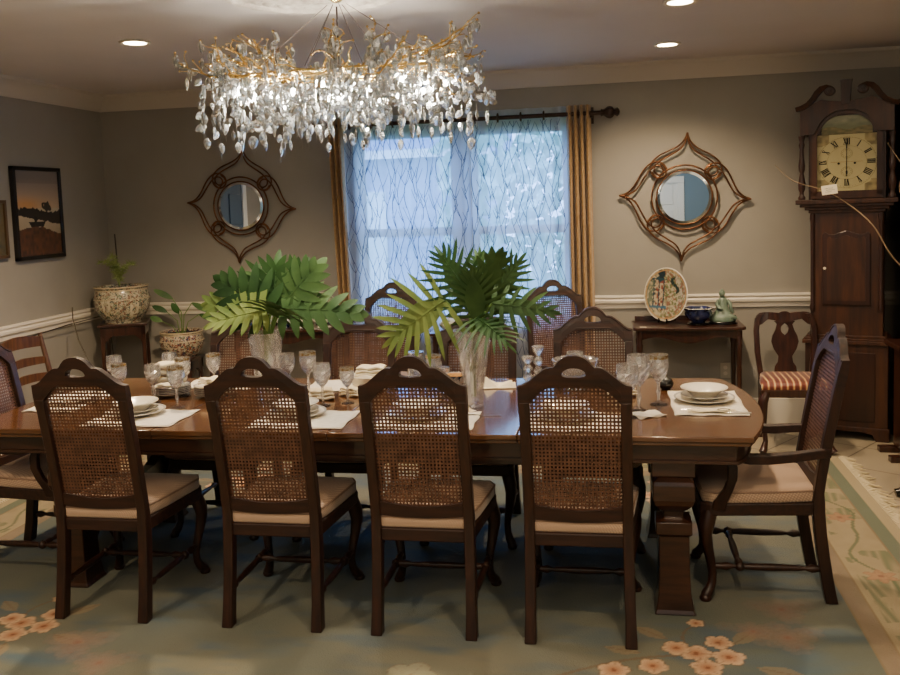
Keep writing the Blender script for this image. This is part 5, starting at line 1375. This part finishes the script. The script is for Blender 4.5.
napkin(.40, 3.945, TZ+.0065, .04, .20, .005, 'narrow folded napkin under the spoon at the right head', pi/2)
t = thing('serving_bowl', 'white oval serving bowl on the far side with napkins on top', 'bowl', (-1.22, 4.36, TZ+.006))
MB().lathe([(0, 0), (.06, 0), (.065, .006), (.085, .03), (.095, .075), (.10, .08), (.098, .083), (.088, .075), (.07, .03), (0, .012)], seg=48, sx=1.15).build('bowl_body', M['china'], t, smooth=50)
napkin(-1.22, 4.36, TZ+.085, .15, .10, .045, 'cream napkin stack on the white serving bowl', .1)
def spoon(x, y, z, rz, lab, knife=False):
    t = thing('table_knife' if knife else 'spoon', lab, 'cutlery', (x, y, z), rz); q = MB()
    if knife: q.tube([(-.1, 0, 0), (-.03, 0, .001), (0, 0, 0)], [.004, .0055, .003], 8); q.span((0, -.007, -.001), (.1, .006, .001))
    else:
        q.tube([(-.09, 0, .003), (-.02, 0, .006), (.05, 0, .003), (.07, 0, .002)], [.005, .003, .0025, .004], 8, sc=(.5, 1)); q.lathe([(0, 0), (.012, .0015), (.02, .006), (.018, .006), (.01, .003), (0, .002)], c=(.09, 0, -.001), seg=20, sx=1.35)
    q.build('blade_and_handle' if knife else 'bowl_and_handle', M['steel'], t, smooth=50); return t
spoon(.36, 3.945, TZ+.0135, 0, 'silver spoon on the narrow napkin at the right head')
spoon(.46, 3.925, TZ+.0075, pi, 'silver knife on the mat edge at the right head', True)
spoon(-.60, 3.86, TZ, .1, 'silver knife lying loose between the third and fourth near chairs', True).location.z = TZ+.004
t = thing('salt_dish', 'tiny glass salt dish behind the right head setting', 'dish', (.36, 4.44, TZ)); MB().lathe([(0, 0), (.018, 0), (.026, .018), (.022, .018), (.014, .006), (0, .004)], seg=18).build('dish_body', M['cut'], t, smooth=40)

# ------------------------------------------------------------------ vases with split philodendron leaves
def vase(x, y, H_, rb, rt, lab, swirl, amp=.05):
    t = thing('crystal_vase', lab, 'vase', (x, y, TZ))
    pf = [(0, 0), (rb, 0), (rb*1.02, .01)]; n = 8; NS = 36 if swirl > 20 else 18
    for i in range(n+1):
        u = i/n; pf.append((rb*.92+(rt-rb*.92)*u**1.35, .02+(H_-.02)*u))
    pin = [(r_-.006, z) for r_, z in reversed(pf[3:])]; pin[-1] = (pin[-1][0], .035)
    q = MB().lathe(pf+pin+[(0, .03)], seg=NS)
    for j in range(2, 3+n):
        for k in range(NS):
            x_, y_, z_ = q.v[j*NS+k]
            if swirl > 20: f_ = 1+(.10 if (k+j*2) % 6 < 2 else -.03)
            else: f_ = 1+((.06 if (j+k) % 2 else -.05) if z_ > H_*.5 else .01*((k//3) % 2))
            q.v[j*NS+k] = (x_*f_, y_*f_, z_)
    q.build('vase_body', M['vasecut'], t, smooth=0 if swirl < 20 else 25)
    return t
M['vasecut'] = glassmat('vase_crystal', rough=.0, ior=1.5, white=.2, gloss=.36, clear=.5)
VR = (-.645, 4.03); VL = (-1.68, 4.12)
vase(*VR, .36, .045, .088, 'tall flared cut-crystal vase holding dark split leaves', 8)
vase(*VL, .345, .055, .083, 'swirl-cut crystal vase holding the broad bright green leaves', 40, .10)
def split_leaf(t, base, tip, side, width, m, nl=8, stemfrom=None, droop=.12, fat=.5):
    """one deeply split leaf: finger lobes along a midrib; side = rough direction of its left lobes"""
    B, T = Vector(base), Vector(tip); d = T-B; L_ = d.length; d = d/L_; s = (Vector(side)-Vector(side).dot(d)*d).normalized(); nrm = d.cross(s)
    if nrm.z < 0: nrm = -nrm
    q = MB()
    rib = [B+d*L_*k-nrm*droop*L_*k*k for k in [i/10 for i in range(11)]]
    def at(k): i = min(9, int(k*10)); return rib[i].lerp(rib[i+1], k*10-i)
    q.tube([p+nrm*.002 for p in rib], [.0035*(1-.7*i/10) for i in range(11)], 5)
    for i in range(nl):
        k = (i+.3)/nl; ln = width*(.55+.55*math.sin(pi*min(1, k*.8+.18)))*(1-.45*k); ang = 1.75-1.35*k
        for sg in (-1, 1):
            dr = d*math.cos(ang)+s*sg*math.sin(ang); dr = (dr+nrm*.12).normalized(); b = at(max(0, k-.02)); w0 = L_/nl*fat; n = 7; vs = []
            sd = dr.cross(nrm).normalized(); l2 = ln*R.uniform(.85, 1.1)
            for j in range(n+1):
                u = j/n; prof = (.62+.55*math.sin(pi*min(1, u*1.15)))*(1 if u < .8 else math.sqrt(max(0, 1-((u-.8)/.2)**2))*.95+.03)
                c = b+dr*l2*u-nrm*droop*1.6*l2*u*u+d*l2*.10*u*u; w_ = w0*prof*.5
                vs += [c-sd*w_+nrm*.12*w_, c-nrm*.0, c+sd*w_+nrm*.12*w_]
            q.add(vs, [f for j in range(n) for f in ((3*j, 3*j+1, 3*j+4, 3*j+3), (3*j+1, 3*j+2, 3*j+5, 3*j+4))])
    blade(q, rib[-2], d-nrm*.2, nrm, width*.5, L_/nl*fat*.6, .2)
    # web close to the midrib
    vs = []
    for i in range(11):
        w_ = width*.27*math.sin(pi*min(1, i/10*.9+.08)); vs += [rib[i]-s*w_-nrm*.004, rib[i], rib[i]+s*w_-nrm*.004]
    q.add(vs, [f for i in range(10) for f in ((3*i, 3*i+1, 3*i+4, 3*i+3), (3*i+1, 3*i+2, 3*i+5, 3*i+4))])
    q.build('split_leaf', M[m], t, smooth=60, fix=False)
    if stemfrom is not None:
        S0 = Vector(stemfrom); mid = Vector((S0.x*.4+B.x*.6, S0.y*.4+B.y*.6, S0.z*.35+B.z*.65))+Vector((0, 0, .03))
        foot_ = Vector((S0.x*.6, S0.y*.6, .05)); pts = []
        for i in range(9):
            u = i/8; pts.append((1-u)**3*foot_+3*u*(1-u)**2*S0+3*u*u*(1-u)*mid+u**3*B)
        MB().tube(pts, .006, 7).build('petiole', M['stem'], t, smooth=60)
R = random.Random(33)
def bouquet(V, lab, leaves, s):
    t = thing('leaf_arrangement', lab, 'leaves', (V[0], V[1], TZ+.0))
    for (bx, by, bz, tx, ty, tz, sd, w_, m, nl, dr, fat) in leaves:
        if V is VL: bx += .03; tx += .04
        split_leaf(t, (bx, by, bz), (tx, ty, tz), sd, w_, m, nl, (bx*.08, by*.08, .33), dr, fat)
    return t
# local coordinates: x right, z up from the table top (mouth of the vase at z .345)
bouquet(VR, 'dark and light split leaves fanning out of the tall right vase', [
    (-.12, -.03, .50, -.36, -.06, .34, (-.25, .25, 1), .25, 'leaf_light', 8, .10, .60),
    (.00, .02, .50, -.13, .03, .70, (1, .3, .2), .20, 'leaf_dark', 9, .05, .62),
    (.05, .03, .46, .12, .03, .68, (1, .4, 0), .19, 'leaf', 7, .03, .85),
    (.09, .05, .50, .21, .05, .66, (-.7, .2, 1), .17, 'leaf', 8, .05, .60),
    (.10, -.02, .48, .36, -.05, .46, (0, .45, 1), .15, 'leaf', 7, .22, .50),
    (.03, -.06, .42, .17, -.16, .36, (.2, 1, .5), .20, 'leaf_dark', 8, .2, .55),
    (.03, -.02, .40, .02, -.06, .62, (1, .1, 0), .17, 'leaf', 10, .08, .65),
    (-.02, .05, .45, -.06, .15, .60, (1, 0, .3), .18, 'leaf_dark', 9, .1, .6),
    (.10, .06, .52, .02, .10, .68, (1, 0, .5), .16, 'leaf', 8, .06, .7)], 1)
bouquet(VL, 'broad bright green split leaves spreading over the swirled vase', [
    (.02, .0, .48, .02, .03, .66, (1, .1, 0), .24, 'leaf_dark', 6, .05, 1.0),
    (.0, -.03, .46, -.22, -.06, .60, (.6, .3, 1), .20, 'leaf_dark', 6, .12, .95),
    (-.02, -.05, .47, -.29, -.08, .50, (0, .4, 1), .17, 'leaf_light', 7, .08, .75),
    (.06, .0, .47, .22, .02, .66, (-.7, .2, .7), .19, 'leaf', 6, .08, .95),
    (.08, -.02, .46, .43, -.05, .46, (0, .5, 1), .17, 'leaf', 7, .20, .8),
    (.0, -.06, .46, -.25, -.14, .42, (-.2, .6, .7), .16, 'leaf_light', 7, .06, .7),
    (.02, -.05, .44, .12, -.16, .50, (1, .2, -.3), .18, 'leaf', 6, .2, .9),
    (.03, .06, .48, .12, .10, .64, (1, .2, -.2), .20, 'leaf_dark', 6, .06, .95),
    (-.03, .04, .48, -.12, .10, .62, (1, .2, .2), .18, 'leaf', 6, .1, .95)], 1)

# ------------------------------------------------------------------ far right edge
t = thing('tall_cabinet', 'tall dark cabinet cut off by the right edge beside the clock', 'cabinet', (2.28, 6.57, 0))
q = MB().span((-.40, -.2, 0), (.42, .24, 2.25)).span((-.42, -.22, 2.22), (.44, .24, 2.28)).span((-.42, -.22, 0), (.44, .24, .1)); q.build('carcase', M['black'], t, smooth=0, bevel=.005)
for s in (-1, 1): MB().span((.01+s*.02, -.215, .15), (.01+s*.38, -.198, 2.15)).build('door', mat('ebonised_wood', '#1a0f0a', .4), t, smooth=0, bevel=.004)
t = thing('trestle_side_table', 'dark wooden side table with plank foot at the right edge', 'side table', (2.02, 6.0, 0))
MB().span((-.32, -.17, .70), (.34, .17, .73)).build('tabletop', M['mahog'], t, smooth=0, bevel=.004)
for s in (-.24, .24): 
    MB().span((s-.03, -.12, .05), (s+.03, .12, .70)).build('trestle_leg', M['mahog'], t, smooth=0, bevel=.004)
MB().span((-.36, -.15, .0), (.30, -.09, .04)).build('plank_foot', M['mahog'], t, smooth=0, bevel=.006)
MB().span((-.36, .09, .0), (.30, .15, .04)).build('plank_foot', M['mahog'], t, smooth=0, bevel=.006)
t = thing('pedestal_table', 'small black tripod table with clawed foot at the right edge', 'side table', (1.83, 5.20, 0))
MB().lathe([(0, .70), (.22, .70), (.225, .715), (.21, .722), (0, .722)], seg=40).build('round_top', M['black'], t, smooth=40)
MB().lathe([(.03, .12), (.045, .16), (.025, .2), (.022, .3), (.04, .38), (.045, .43), (.022, .5), (.02, .6), (.04, .7)], seg=20).build('column', M['black'], t, smooth=50)
for a in (pi, pi+2.09, pi-2.09):
    c, s = math.cos(a), math.sin(a)
    MB().tube([(c*.03, s*.03, .18), (c*.1, s*.1, .17), (c*.2, s*.2, .08), (c*.28, s*.28, .035), (c*.33, s*.33, .022)], [.02, .022, .018, .016, .024], 8).build('claw_leg', M['black'], t, smooth=60)
t = thing('bud_vase', 'vase of bare curling twigs beyond the right edge', 'vase', (1.86, 5.2, .722))
MB().lathe([(0, 0), (.05, 0), (.07, .06), (.05, .14), (.025, .2), (.035, .23), (.03, .23), (.02, .2), (0, .1)], seg=24).build('vase_body', M['navychina'], t, smooth=50)
tw = thing('dried_twigs', 'long bare curling twigs reaching across the clock from the right', 'twig', (1.86, 5.2, .93))
def twig(pts, r0):
    P_ = [Vector(p) for p in pts]; out = []
    for i in range(len(P_)-1):
        p0, p1, p2, p3 = P_[max(i-1, 0)], P_[i], P_[i+1], P_[min(i+2, len(P_)-1)]
        for k in range(6): u = k/6; out.append(.5*((2*p1)+(-p0+p2)*u+(2*p0-5*p1+4*p2-p3)*u*u+(-p0+3*p1-3*p2+p3)*u**3))
    out.append(P_[-1]); n = len(out)
    MB().tube(out, [r0*(1-.75*i/n) for i in range(n)], 6).build('twig', M['twig'], tw, smooth=60)
def TWp(x, y, z): return (x-1.86, y-5.2, z-.93)
twig([TWp(1.86, 5.2, .80), TWp(1.68, 5.2, 1.12), TWp(1.50, 5.25, 1.31), TWp(1.40, 5.3, 1.50), TWp(1.28, 5.4, 1.63), TWp(1.16, 5.4, 1.70), TWp(1.02, 5.5, 1.76), TWp(.94, 5.6, 1.855)], .0055)
twig([TWp(1.86, 5.2, .80), TWp(1.74, 5.25, 1.25), TWp(1.62, 5.3, 1.55), TWp(1.55, 5.35, 1.70), TWp(1.62, 5.3, 1.86)], .0045)
twig([TWp(1.86, 5.2, .80), TWp(1.80, 5.3, 1.30), TWp(1.62, 5.35, 1.72), TWp(1.56, 5.35, 1.83), TWp(1.50, 5.4, 1.95)], .004)
t = thing('hanging_tag', 'small cream paper tag hanging on the twig before the clock dial', 'tag', (1.19, 5.36, 1.70), -.1)
q = MB().box((0, 0, 0), (.082, .001, .052)); q.xf(Matrix.Rotation(-.12, 4, 'Y')); q.build('tag_card', M['paper'], t, smooth=0)
q = MB()
for z, a, b in ((.008, -.026, .02), (-.002, -.02, .028), (-.011, -.024, .01)):
    q.tube([(a+(b-a)*k/12, -.002, z+.002*math.sin(k*2.3)) for k in range(13)], .0007, 4)
q.xf(Matrix.Rotation(-.12, 4, 'Y')); q.build('handwriting', M['ink'], t, smooth=0)
t = thing('power_cable', 'thin dark cord drooping along the left wall below the chair rail', 'cord', (-4.06, 5.6, .9))
MB().tube([(0, -.1, -.04), (.0, .1, -.035), (.02, .5, -.01), (.03, .9, .0), (.08, .95, -.08), (.1, .95, -.4), (.08, .95, -.88)], .004, 6).build('cord_line', M['cord'], t, smooth=60)
t = thing('curved_wire_stake', 'thin curved wire leaning in front of the corner plant stand', 'wire', (-3.7, 5.9, 0))
MB().tube([(.10, -.2, .012), (.09, -.18, .45), (.0, -.1, .65), (-.14, 0, .80), (-.24, .1, .95), (-.29, .18, 1.02)], .0045, 6).build('wire', M['steel'], t, smooth=60)
# ------------------------------------------------------------------ camera, light, world
cam = bpy.data.cameras.new('camera'); cam.sensor_width = 36; cam.lens = 901.41/900*36; cam.shift_y = (280.94-337.5)/900; cam.clip_start = .05
co = bpy.data.objects.new('camera', cam); COL.objects.link(co)
r_ = Vector((.98353226, .17735086, -.03479908)); u_ = Vector((.01886196, .09076847, .99569338)); f_ = Vector((-.17974573, .97995294, -.08592853))
co.matrix_world = Matrix(((r_.x, u_.x, -f_.x, 0), (r_.y, u_.y, -f_.y, 0), (r_.z, u_.z, -f_.z, 1.6988), (0, 0, 0, 1)))
bpy.context.scene.camera = co
wd = bpy.data.worlds.new('sky'); bpy.context.scene.world = wd; wd.use_nodes = True
bg = wd.node_tree.nodes['Background']; bg.inputs[0].default_value = (.30, .52, 1.0, 1); bg.inputs[1].default_value = 6.3
pl = lampdata('window_portal', 'AREA', 1, (1, 1, 1), shape='RECTANGLE', size=1.62, size_y=1.46)
try: pl.cycles.is_portal = True
except Exception: pass
po = bpy.data.objects.new('window_portal', pl); COL.objects.link(po); po.location = ((WX0+WX1)/2, YB+.16, (WZ0+WZ1)/2); po.rotation_euler = (-pi/2, 0, 0)
for nm, loc, rot, e, c, sx, sy in (('room_fill_lamp', (-.6, .3, 2.6), (0, 0, 0), 50, (1, .82, .58), 4.5, 2.5), ('front_wall_fill', (-.5, -.6, 2.0), (pi/2+.0, 0, pi), 9, (.75, .87, 1), 4, 1.2), ('right_side_fill', (1.6, 4.6, 2.62), (0, 0, 0), 5, (1, .8, .56), 1.5, 2)):  # unseen area lights added to brighten the room, front wall and right side
    o = bpy.data.objects.new(nm, lampdata(nm, 'AREA', e, c, shape='RECTANGLE', size=sx, size_y=sy)); COL.objects.link(o); o.location = loc; o.rotation_euler = rot
sc = bpy.context.scene
sc.cycles.use_denoising = True
sc.cycles.max_bounces = 10; sc.cycles.transmission_bounces = 8; sc.cycles.transparent_max_bounces = 16; sc.cycles.diffuse_bounces = 4; sc.cycles.glossy_bounces = 4
sc.cycles.sample_clamp_indirect = 6; sc.cycles.caustics_refractive = False; sc.cycles.caustics_reflective = False
sc.view_settings.view_transform = 'AgX'; sc.view_settings.look = 'AgX - Base Contrast'; sc.view_settings.exposure = 1.0
